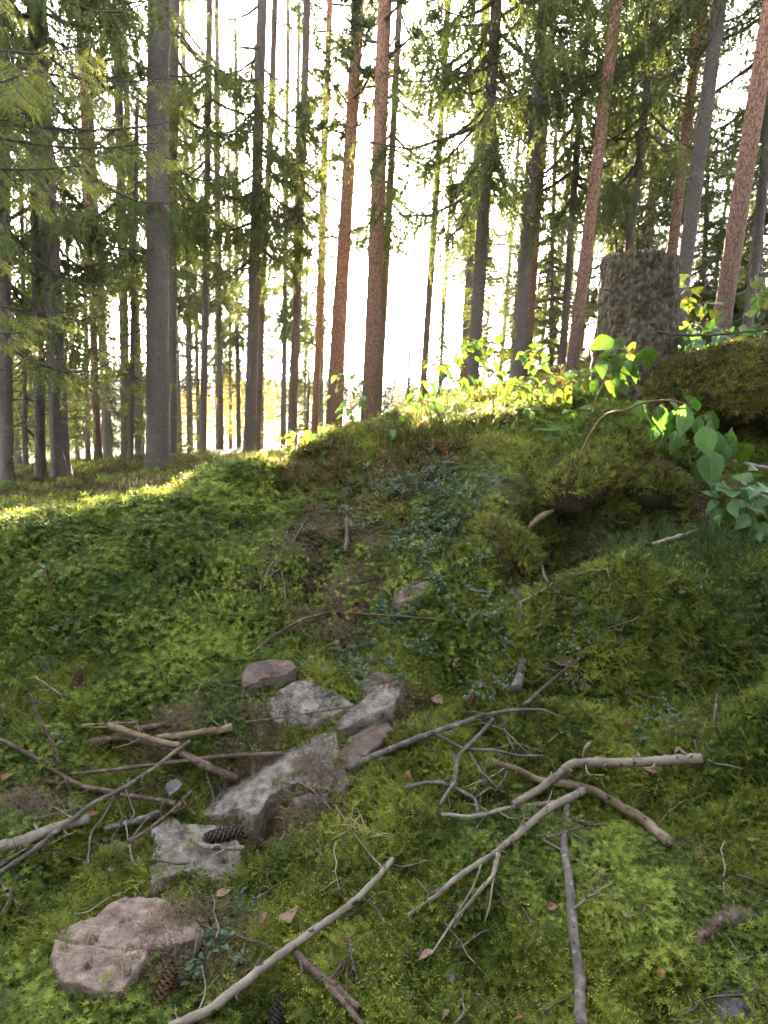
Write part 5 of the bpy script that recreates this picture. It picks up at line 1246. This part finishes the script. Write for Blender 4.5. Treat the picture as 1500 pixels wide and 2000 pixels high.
# ------------------------------------------------------------------ fallen leaves, cones, bark bits
def ground_leaf(label, px, py, wpx, mat, shape='oval', yaw=None, seed=0, lift=.045, tilt=.3):
    rng = np.random.default_rng(seed + 900); p = hit(px, py, lift); depth = p[1] * cP - (p[2] - CAMZ) * sP; s = wpx / FPX * depth * 1.1
    a = rng.uniform(0, 6.28) if yaw is None else math.radians(yaw); x = np.array([math.cos(a), math.sin(a), rng.normal(0, .2)])
    nn = Hn(np.array(p[0]), np.array(p[1])); up = unit(nn + np.array([rng.normal(0, tilt), rng.normal(-.35, tilt), 0]))
    o = put_leaf(None, p - x * s * .5, x, up, s, shape, mat, rng, 'fallen_leaf'); tag(o, label, 'leaf', 'fallen leaves on the moss')
for k, a in enumerate([('tan curled leaf beside the flat grey rock', 520, 1432, 36, ML_PINK, 'round'), ('dark bluish round leaf left of the long slab', 337, 1536, 34, ML_BLUE, 'round'),
    ('rusty leaf by the thick pale cut branch', 186, 1586, 24, ML_RED, 'oval'), ('pinkish leaf under the grey slab corner', 437, 1740, 32, ML_PINK, 'oval'), ('large dull brown leaf left of the long pale stick', 563, 1778, 58, ML_BROWN, 'broad'),
    ('pink-brown leaf right of the large pinkish rock', 408, 1895, 48, ML_PINK, 'broad'), ('tan leaf at the lower left edge', 14, 1946, 40, ML_PINK, 'oval'), ('brown curled leaf left of the brown leaf pair', 510, 1796, 30, ML_BROWN, 'oval'),
    ('small tan leaf at the tip of the claw branch', 830, 1862, 30, ML_PINK, 'long'), ('dark grey leaf low in the middle moss', 880, 1908, 22, ML_BLUE, 'oval'), ('golden leaf below the claw branch', 1026, 1762, 26, ML_GOLD, 'oval'),
    ('tan leaf left of the dark thick branch', 1074, 1770, 28, ML_PINK, 'long'), ('pointed tan leaf right of the dark thick branch', 1230, 1783, 22, ML_PINK, 'oval'), ('reddish lobed leaf above the grass tuft right', 1206, 1018, 46, ML_RED, 'broad'),
    ('rusty leaf in the middle of the bank', 820, 1052, 34, ML_RED, 'broad'), ('orange leaf caught in the shaded branch', 1412, 918, 34, ML_RED, 'oval'), ('red-brown leaf on the left moss slope', 160, 1230, 24, ML_RED, 'oval'),
    ('small brown leaf at the far left of the sticks', 16, 1512, 30, ML_RED, 'long'), ('brown leaf stuck below the left bank', 285, 1290, 26, ML_BROWN, 'oval'), ('pale leaf by the twig above the slab', 395, 1795, 18, ML_BROWN, 'long'),
    ('brown leaf between stones and mound', 850, 1362, 34, ML_BROWN, 'oval'), ('tan leaf by the rotting root arch', 1290, 1895, 30, ML_RED, 'long'), ('rusty leaf on the crest of the left bank', 265, 1010, 30, ML_RED, 'oval'),
    ('dull red leaf on the brown patch of the bank', 700, 1195, 28, ML_RED, 'oval'), ('tan leaf low on the mossy mound', 1100, 1292, 34, ML_BROWN, 'oval'), ('pale leaf on the dark right slope', 1333, 1155, 14, ML_PINK, 'oval'),
    ('brown leaf under the bent branch', 1268, 1500, 30, ML_PINK, 'long'), ('red leaf left on the moss bank middle', 420, 1165, 20, ML_RED, 'oval'), ('tan leaf near the left stick pile front', 250, 1520, 20, ML_BROWN, 'oval')]):
    ground_leaf(*a, seed=k)

M_CONE = noise_mat('grey_brown_cone', [(.3, (.045, .036, .03)), (.7, (.13, .105, .088))], 60, bump=.3)
M_CONEB = noise_mat('open_brown_cone', [(.3, (.10, .055, .03)), (.7, (.24, .145, .085))], 60, bump=.3)
def cone(label, px, py, lpx, dia, dirv, mat, lift, opened, seed):
    p = hit(px, py, lift); depth = p[1] * cP - (p[2] - CAMZ) * sP; L = lpx / FPX * depth; R = L * dia / 2
    x = Vector(dirv).normalized(); rng = np.random.default_rng(seed)
    e = tag(link('spruce_cone', None, loc=p), label, 'cone', 'fallen spruce cones'); e.rotation_mode = 'QUATERNION'; e.rotation_quaternion = x.to_track_quat('Z', 'Y')
    core = MB(); t = np.linspace(0, 1, 12); tube(core, np.stack([0 * t, 0 * t, (t - .5) * L], 1), R * .62 * np.sin(np.pi * np.clip(t * .9 + .08, 0, 1)) ** .6 + .001, 10)
    link('core', core.mesh('core'), mat, e)
    # one scale mesh shared
    a = np.linspace(-1, 1, 5); V = np.vstack([[[0, 0, 0]], np.stack([a * .42 * np.cos(a * .6), .62 + 0 * a, -.06 * a * a], 1), np.stack([a * .26, .98 - .22 * a * a, .04 - .08 * a * a], 1), [[0, .1, -.12]]])
    F = [[0, k + 2, k + 1] for k in range(1 - 1, 4)] + [[k + 1, k + 2, k + 7] for k in range(4)] + [[k + 1, k + 7, k + 6] for k in range(4)] + [[11, k + 1, k + 2] for k in range(4)]
    me = mesh_from('scale', V, [np.array(F)], smooth=False); me.materials.append(mat)
    n = 90
    for k in range(n):
        u = (k + .5) / n; ph = k * 2.39996; r = R * .60 * math.sin(math.pi * min(1, u * .88 + .1)) ** .6
        o = link('scale', me, None, e); q = Matrix.Rotation(ph, 4, 'Z') @ Matrix.Translation((0, r * .75, (u - .5) * L)) @ Matrix.Rotation(math.radians(62 - opened * 45) , 4, 'X')
        s_ = R * (.85 - .25 * abs(u - .45)); o.matrix_local = q @ Matrix.Diagonal((s_, s_, s_, 1))
cone('dark closed spruce cone lying on the grey slab', 434, 1631, 74, .46, (.95, .25, .05), M_CONE, .085, .2, 1)
cone('open brown spruce cone beside the large pinkish rock', 320, 1930, 76, .52, (.25, .75, .55), M_CONEB, .06, .75, 2)
cone('grey spruce cone cut by the bottom edge', 541, 1985, 62, .5, (.12, .8, .5), M_CONE, .05, .4, 3)
cone('brown cone on the moss of the upper middle', 921, 1370, 30, .5, (.3, .5, .8), M_CONEB, .05, .4, 4)
cone('brown cone half hidden at the foot of the left bank', 150, 1330, 44, .5, (.15, .5, .85), M_CONEB, .05, .5, 5)

def mushroom():
    p = hit(770, 942, .05); e = tag(link('mushroom', None, loc=p), 'tiny pale mushroom on the mossy bank edge', 'mushroom')
    M_ = noise_mat('mushroom_flesh', [(.3, (.26, .2, .14)), (.7, (.4, .33, .25))], 30, bump=.1)
    a = MB(); tube(a, [[0, 0, -.03], [0, 0, .012]], [.004, .0035], 8); link('stalk', a.mesh('stalk'), M_, e)
    c = MB(); z = np.array([.006, .010, .016, .020, .0215]); tube(c, np.stack([0 * z, 0 * z, z], 1), [.012, .018, .015, .008, .001], 14); link('cap', c.mesh('cap'), M_, e)
mushroom()

# ------------------------------------------------------------------ grass, bilberry, lingonberry, litter
M_GRASS = inst_mat('forest_grass', [(0, (.06, .085, .02)), (.5, (.12, .15, .035)), (1, (.24, .23, .08))], trans=.4, patch=2.0)
M_DRY = inst_mat('dry_grass', [(0, (.20, .14, .07)), (.5, (.32, .24, .12)), (1, (.42, .33, .19))], trans=.35, patch=2.0)
M_LING = inst_mat('lingonberry_leaves', [(0, (.025, .055, .022)), (.5, (.05, .09, .038)), (1, (.09, .12, .055))], trans=.2, patch=2.0, rough=.4, spec=.35)
M_RUST = inst_mat('rusty_bilberry', [(0, (.12, .045, .02)), (.5, (.20, .085, .035)), (1, (.30, .15, .06))], trans=.35, patch=3)
M_LITTER = inst_mat('brown_needles', [(0, (.045, .026, .016)), (.5, (.10, .062, .038)), (1, (.19, .115, .068))], trans=.1, patch=4)
M_BILST = inst_mat('bilberry_stems', [(0, (.04, .07, .018)), (.5, (.07, .11, .025)), (1, (.12, .14, .04))], trans=.2, patch=3)

def blade(mb, b, az, L, w, bend, n=5, lean=.2):
    t = np.linspace(0, 1, n); th = lean + bend * t; d = np.array([math.cos(az), math.sin(az), 0]); s = np.array([-math.sin(az), math.cos(az), 0])
    st = np.stack([np.sin(th), np.cos(th)], 1) * (L / (n - 1)); p = np.vstack([[0, 0], np.cumsum(st[1:], 0)])
    P = b + p[:, :1] * d + p[:, 1:] * np.array([0, 0, 1.]); W = (w * (1 - t ** 2) + .0003)[:, None] * s
    V = np.vstack([P - W, P + W]); i = np.arange(n - 1); mb.add(V, Q=np.stack([i, i + 1, i + n + 1, i + n], 1))
def tuft(label, px, py, n, L, spread, mat, seed, bend=(.6, 1.8), lift=0, name='grass_tuft', w=.0028, Y=None, lean=(.0, .5)):
    rng = np.random.default_rng(seed); p = hit(px, py, lift); mb = MB()
    for k in range(n):
        b = np.array([*rng.normal(0, spread, 2), 0]); b[2] = float(H(np.array(p[0] + b[0]), np.array(p[1] + b[1]))) - p[2]
        blade(mb, b, rng.uniform(0, 6.28), L * rng.uniform(.5, 1.2), w * rng.uniform(.6, 1.2), rng.uniform(*bend), 6, rng.uniform(*lean))
    o = link(name, mb.mesh(name, smooth=False), mat, loc=p); tag(o, label, kind='stuff'); return o
tuft('long arching grass tuft on the crest among the seedlings', 870, 835, 190, .26, .12, M_GRASS, 1)
tuft('smaller arching grass tuft on the crest, left side', 820, 850, 90, .20, .08, M_GRASS, 2)
tuft('dry straw-coloured grass stems standing behind the seedlings', 885, 775, 26, .85, .16, M_DRY, 3, bend=(0, .5), w=.0022, lean=(0, .15))
tuft('dark fine grass in front of the hollow, left part', 1120, 1105, 200, .20, .12, M_BILST, 4, bend=(0, .7), w=.0016)
tuft('dark fine grass in front of the hollow, middle part', 1240, 1080, 220, .19, .15, M_BILST, 5, bend=(0, .7), w=.0016)
tuft('dark fine grass in front of the hollow, right part', 1370, 1090, 200, .18, .15, M_BILST, 6, bend=(0, .7), w=.0016)
tuft('green grass tuft beside the brown boulder', 430, 1345, 45, .13, .05, M_GRASS, 7)
tuft('bent pale grass blades near the right cushion of moss', 1410, 1400, 16, .26, .05, M_GRASS, 8, bend=(.8, 2.0))
tuft('dry curled grass right of the long slab', 700, 1640, 26, .11, .03, M_DRY, 9, bend=(.5, 2), w=.003)
tuft('green grass tuft by the large pinkish rock', 420, 1850, 30, .12, .03, M_GRASS, 10)
tuft('thin grass in the middle of the bank', 850, 945, 30, .13, .06, M_GRASS, 11)
tuft('dry grass on the rise behind the sunlit crest', 270, 960, 120, .30, .25, M_DRY, 12, bend=(.1, 1.0), w=.0018)
tuft('pale grass tuft on the rise near the thickest spruce', 420, 915, 160, .30, .35, M_GRASS, 13, bend=(.2, 1.2), w=.0022)
tuft('dry grass among the seedlings at the crest', 960, 835, 60, .22, .12, M_DRY, 14, w=.002)

def sprig_protos(n, seed, mat, leaves=12, L=.07, ls=.011, w=.55):
    r = []
    for k in range(n):
        rng = np.random.default_rng(seed + k); mb = MB()
        for s in range(3):
            az = rng.uniform(0, 6.28); d = unit(np.array([math.cos(az) * .6, math.sin(az) * .6, 1])); b = np.array([*rng.normal(0, .01, 2), 0]); tube(mb, [b, b + d * L], [.0012, .0008], 3, cap=False)
            for q in range(leaves // 3 + 2):
                t = rng.uniform(.35, 1); c = b + d * L * t; a2 = rng.uniform(0, 6.28); x = unit(np.array([math.cos(a2), math.sin(a2), rng.uniform(-.1, .6)])); y = unit(np.cross([0, 0, 1], x)); z = np.cross(x, y); l = ls * rng.uniform(.7, 1.3)
                V = np.array([c, c + x * l * .5 + y * l * w * .5 + z * l * .08, c + x * l, c + x * l * .5 - y * l * w * .5 + z * l * .08]); mb.add(V, T=[[0, 1, 2], [0, 2, 3]])
        me = mb.mesh('sprig', smooth=False); me.materials.append(mat); r.append(me)
    return r
def spray(name, label, spots, protos, seed, scale=1.0, off=.02):
    """spots: (px, py, radius m, count)"""
    rng = np.random.default_rng(seed); X = []; Y = []
    for px, py, r, n in spots:
        c = hit(px, py); X.append(c[0] + rng.normal(0, r, n)); Y.append(c[1] + rng.normal(0, r, n))
    x = np.concatenate(X); y = np.concatenate(Y); z = H(x, y) + off; nr = unit(Hn(x, y) + np.array([0, 0, .8]) + rng.normal(0, .2, (len(x), 3)))
    return scatter(name, np.stack([x, y, z], 1), nr, scale * rng.uniform(.7, 1.3, len(x)), rng.integers(0, len(protos), len(x)), protos, label)
spray('lingonberry_ground_cover', 'glossy dark lingonberry sprigs growing through the bank moss', [(830, 960, .14, 60), (880, 1010, .12, 55), (760, 960, .15, 40), (830, 1070, .1, 25), (920, 970, .1, 30), (700, 980, .12, 16), (880, 930, .12, 30), (650, 1010, .1, 10),
      (760, 1230, .12, 22), (950, 1200, .15, 24), (720, 1310, .08, 14), (990, 1210, .06, 10), (1180, 1390, .08, 10), (200, 1180, .1, 10), (1130, 1000, .1, 14), (430, 1870, .05, 8)], sprig_protos(4, 5, M_LING, 14, .06, .017), 1)
spray('rusty_ground_cover', 'rust-coloured dead sprigs scattered over the crest and bank', [(780, 880, .25, 90), (820, 960, .25, 80), (600, 890, .15, 40), (680, 950, .2, 40), (900, 900, .2, 40), (620, 1040, .15, 20), (1020, 830, .1, 20)], sprig_protos(4, 15, M_RUST, 10, .07, .012, .5), 2)
spray('bilberry_ground_cover', 'fine leafless green bilberry sprigs on the right slope', [(1450, 1150, .16, 170), (1350, 1090, .12, 100), (1490, 1250, .08, 50), (1250, 1090, .10, 50), (1180, 960, .2, 70), (350, 930, 1.2, 260), (250, 900, 1.5, 200), (600, 900, .3, 60)], sprig_protos(4, 25, M_BILST, 8, .12, .010, .5), 3)
def needle_protos(n, seed):
    r = []
    for k in range(n):
        rng = np.random.default_rng(seed + k); mb = MB()
        for q in range(14):
            c = np.array([*rng.normal(0, .035, 2), rng.uniform(.0, .012)]); a = rng.uniform(0, 6.28); l = rng.uniform(.012, .035); d = np.array([math.cos(a), math.sin(a), rng.normal(0, .35)]) * l; s = np.array([-math.sin(a), math.cos(a), 0]) * .0011
            V = np.array([c - s, c + s, c + d + s * .4, c + d - s * .4]); mb.add(V, Q=[[0, 1, 2, 3]])
        me = mb.mesh('needles', smooth=False); me.materials.append(M_LITTER); r.append(me)
    return r
def litter():
    rng = np.random.default_rng(8); n = 9000
    x = rng.uniform(-2.4, 2.4, n); y = rng.uniform(.8, 4.6, n); b = bare(x, y); keep = rng.uniform(0, 1, n) < np.clip(b * 1.2, .10, 1)
    x, y, b = x[keep], y[keep], b[keep]
    X = [x]; Y = [y]
    for bx, by, br in BARE:
        m = int(2200 * br); X.append(bx + rng.normal(0, br * .6, m)); Y.append(by + rng.normal(0, br * .6, m))
    x = np.concatenate(X); y = np.concatenate(Y); w = bare(x, y)
    z = H(x, y) + .006 + .024 * (w < .5); nr = Hn(x, y)
    scatter('needle_litter', np.stack([x, y, z], 1), nr, rng.uniform(.8, 1.3, len(x)), rng.integers(0, 4, len(x)), needle_protos(4, 3), 'brown fallen conifer needles littering moss and bare soil')
litter()
def scraps():
    rng = np.random.default_rng(31); kinds = []
    for k in range(8):
        n = 7; L = rng.uniform(.09, .2); P = np.stack([np.linspace(-.5, .5, n) * L, np.cumsum(rng.normal(0, .006, n)), np.abs(rng.normal(0, .003, n))], 1); mb = MB(); tube(mb, P, np.linspace(.0032, .0014, n) * rng.uniform(.7, 1.3), 5, knob=.2, seed=k)
        for q in range(2):
            c = P[rng.integers(1, n - 1)]; tube(mb, [c, c + np.array([rng.normal(.02, .02), rng.normal(0, .03), rng.uniform(0, .01)])], [.0018, .0008], 4)
        me = mb.mesh('fallen_twig'); me.materials.append((M_BROWN, M_GREY, M_PALE)[k % 3]); kinds.append(me)
    for k in range(110):
        px, py = rng.uniform(-20, 1520), rng.uniform(1060, 1990); p = hit(px, py, .034); nn = Vector(Hn(np.array(p[0]), np.array(p[1])))
        o = link('fallen_twig', kinds[rng.integers(8)], None, loc=p); o.rotation_mode = 'QUATERNION'; o.rotation_quaternion = nn.to_track_quat('Z', 'Y') @ Quaternion((0, 0, 1), rng.uniform(0, 6.28)) @ Quaternion((0, 1, 0), rng.normal(0, .15))
        tag(o, 'short thin twig lying loose on the moss', 'twig', 'loose short twigs on the moss')
    for k in range(70):
        px, py = rng.uniform(-20, 1520), rng.uniform(900, 1990); mt = (ML_BROWN, ML_RED, ML_PINK, ML_BROWN)[k % 4]
        ground_leaf('small dry brown leaf scrap on the moss', px, py, rng.uniform(9, 18), mt, ('oval', 'long', 'broad')[k % 3], seed=300 + k, lift=.036, tilt=.5)
scraps()
spray('lichen_patches', 'small pale grey-green lichen tufts on the moss', [(985, 1355, .03, 30), (930, 1370, .03, 20), (1110, 1360, .05, 50), (390, 1150, .05, 14), (55, 1690, .04, 18), (1290, 1420, .05, 26), (120, 1450, .02, 6)], [with_mat(m_, M_LICHEN) for m_ in sprig_protos(3, 45, M_LING, 20, .012, .005, .9)], 6, off=.034)

# ------------------------------------------------------------------ near spruce boughs hanging in from the left
LIB_NEAR = []
for k in range(5):
    rng_ = np.random.default_rng(500 + k); P0, D, L, axis = spruce_branch(rng_, .45, dens=.75, hang=.45)
    Vn = [shoot_arrays(P0, D, L * 1.25, rng_, .030, .040, .012, .2)]
    tt = rng_.uniform(.25, .95, len(P0)); P1 = P0 + D * (L * 1.25 * tt)[:, None] - np.array([0, 0, 1.]) * (.25 * L * tt ** 2)[:, None]; a = rng_.choice([-1, 1], len(P0)) * rng_.uniform(.5, 1, len(P0))
    D1 = unit(D + np.stack([-D[:, 1], D[:, 0], 0 * a], 1) * a[:, None] * .9 - np.array([0, 0, 1.]) * rng_.uniform(.1, .6, len(P0))[:, None])
    Vn.append(shoot_arrays(P1, D1, L * rng_.uniform(.4, .7, len(P0)), rng_, .030, .040, .012, .2))
    Vn.append(shoot_arrays(axis[2:-1:2], unit(axis[3::2] - axis[2:-1:2]), np.full(3, .25), rng_, .03, .04, .012, .05))
    LIB_NEAR.append((np.concatenate(Vn), axis))
def near_spruce():
    base = at(-260, 1000, 5.6); base[2] = float(H(np.array(base[0]), np.array(base[1])))
    e = tag(link('spruce_tree', None, loc=base), 'near spruce out of view whose bright yellow-green boughs hang in at top left', 'tree')
    mb = MB(); z = np.linspace(-.3, 12, 30); tube(mb, np.stack([0 * z, 0 * z, z], 1), .17 - .010 * z + .06 * np.exp(-np.clip(z, 0, None) / .2), 16, knob=.06); link('trunk', mb.mesh('trunk'), M_SPRUCE, e)
    rng = np.random.default_rng(12)
    for (p0, p1, Y0, Y1, s) in [((-260, 60), (300, 250), 5.6, 4.9, 1.0), ((-260, 120), (180, 310), 5.6, 4.6, .9), ((-260, -150), (190, 60), 5.6, 4.7, .9), ((-260, -60), (80, 130), 5.6, 4.3, .9), ((-260, -100), (330, 130), 5.6, 5.4, .9),
                                ((-260, 30), (60, 200), 5.6, 4.4, .8), ((-260, 100), (340, 200), 5.6, 5.6, .8), ((-260, 420), (140, 600), 5.6, 5.5, .7), ((-260, 500), (60, 640), 5.6, 5.2, .6), ((-260, -250), (60, -20), 5.6, 4.4, .8), ((-260, 300), (20, 480), 5.6, 5.0, .7)]:
        a = at(*p0, Y0) - base; a[:2] = 0; b = at(*p1, Y1) - base; R = np.linalg.norm(b - a); x = unit(b - a); y = unit(np.cross([0, 0, 1], x)); zz = np.cross(x, y)
        M = np.stack([x, y, zz], 1); t = np.linspace(0, 1, 12)
        ax = np.stack([t, np.cumsum(rng.normal(0, .012, 12)), -.12 * np.sin(t * 2.6) + .04 * t ** 3], 1) * R
        A = ax @ M.T + a; T = unit(np.gradient(A, axis=0)); V = []; w = MB(); tube(w, A, np.linspace(.022, .004, 12), 6, cap=False)
        nb = 26
        for q in range(nb):
            tq = .22 + .78 * (q + rng.uniform()) / nb; c = np.array([np.interp(tq, t, A[:, j]) for j in range(3)]); d = np.array([np.interp(tq, t, T[:, j]) for j in range(3)])
            sd = unit(np.cross(d, [0, 0, 1.])) * (1 if q % 2 else -1); dv = unit(d * rng.uniform(.4, 1.1) + sd * rng.uniform(.4, 1.0) * (1.2 - tq * .7) - np.array([0, 0, 1.]) * rng.uniform(.1, .9))
            Lq = (.62 * (1.1 - .6 * tq) * rng.uniform(.6, 1.15)) * s; yy = unit(np.cross([0, 0, 1.], dv)); z2 = np.cross(dv, yy); B, bx = LIB_NEAR[rng.integers(5)]; M2 = np.stack([dv, yy, z2], 1) * Lq
            V.append(B @ M2.T + c); tube(w, bx[::2] @ M2.T + c, np.linspace(.006, .002, len(bx[::2])), 4, cap=False)
        V = np.concatenate(V)
        br = link('bough', mesh_from('bough', V, [np.arange(len(V)).reshape(-1, 3)], smooth=False), M_NEEDLE_Y, e)
        tag(link('bough_wood', w.mesh('bough_wood'), M_TWIG, br), kind='stuff')
near_spruce()
build_moss()

# ------------------------------------------------------------------ evening haze in the air
def build_haze():
    x0, x1, y0, y1, z0, z1 = -256, 256, -8, 336, -12, 26
    V = [(x, y, z) for z in (z0, z1) for y in (y0, y1) for x in (x0, x1)]
    F = np.array([[0, 2, 3, 1], [4, 5, 7, 6], [0, 1, 5, 4], [2, 6, 7, 3], [0, 4, 6, 2], [1, 3, 7, 5]])
    m, nt, nn, ll = new_mat('evening_haze')
    v = N(nt, 'ShaderNodeVolumePrincipled', ins={'Density': HAZE, 'Anisotropy': .3, 'Color': (.96, .93, .92, 1)})
    o = nn.new('ShaderNodeOutputMaterial'); ll.new(v.outputs[0], o.inputs['Volume'])
    ob = link('haze', mesh_from('haze', V, [F], smooth=False), m); tag(ob, 'thin bright evening haze between the trunks', None, None, 'stuff')
if HAZE: build_haze()
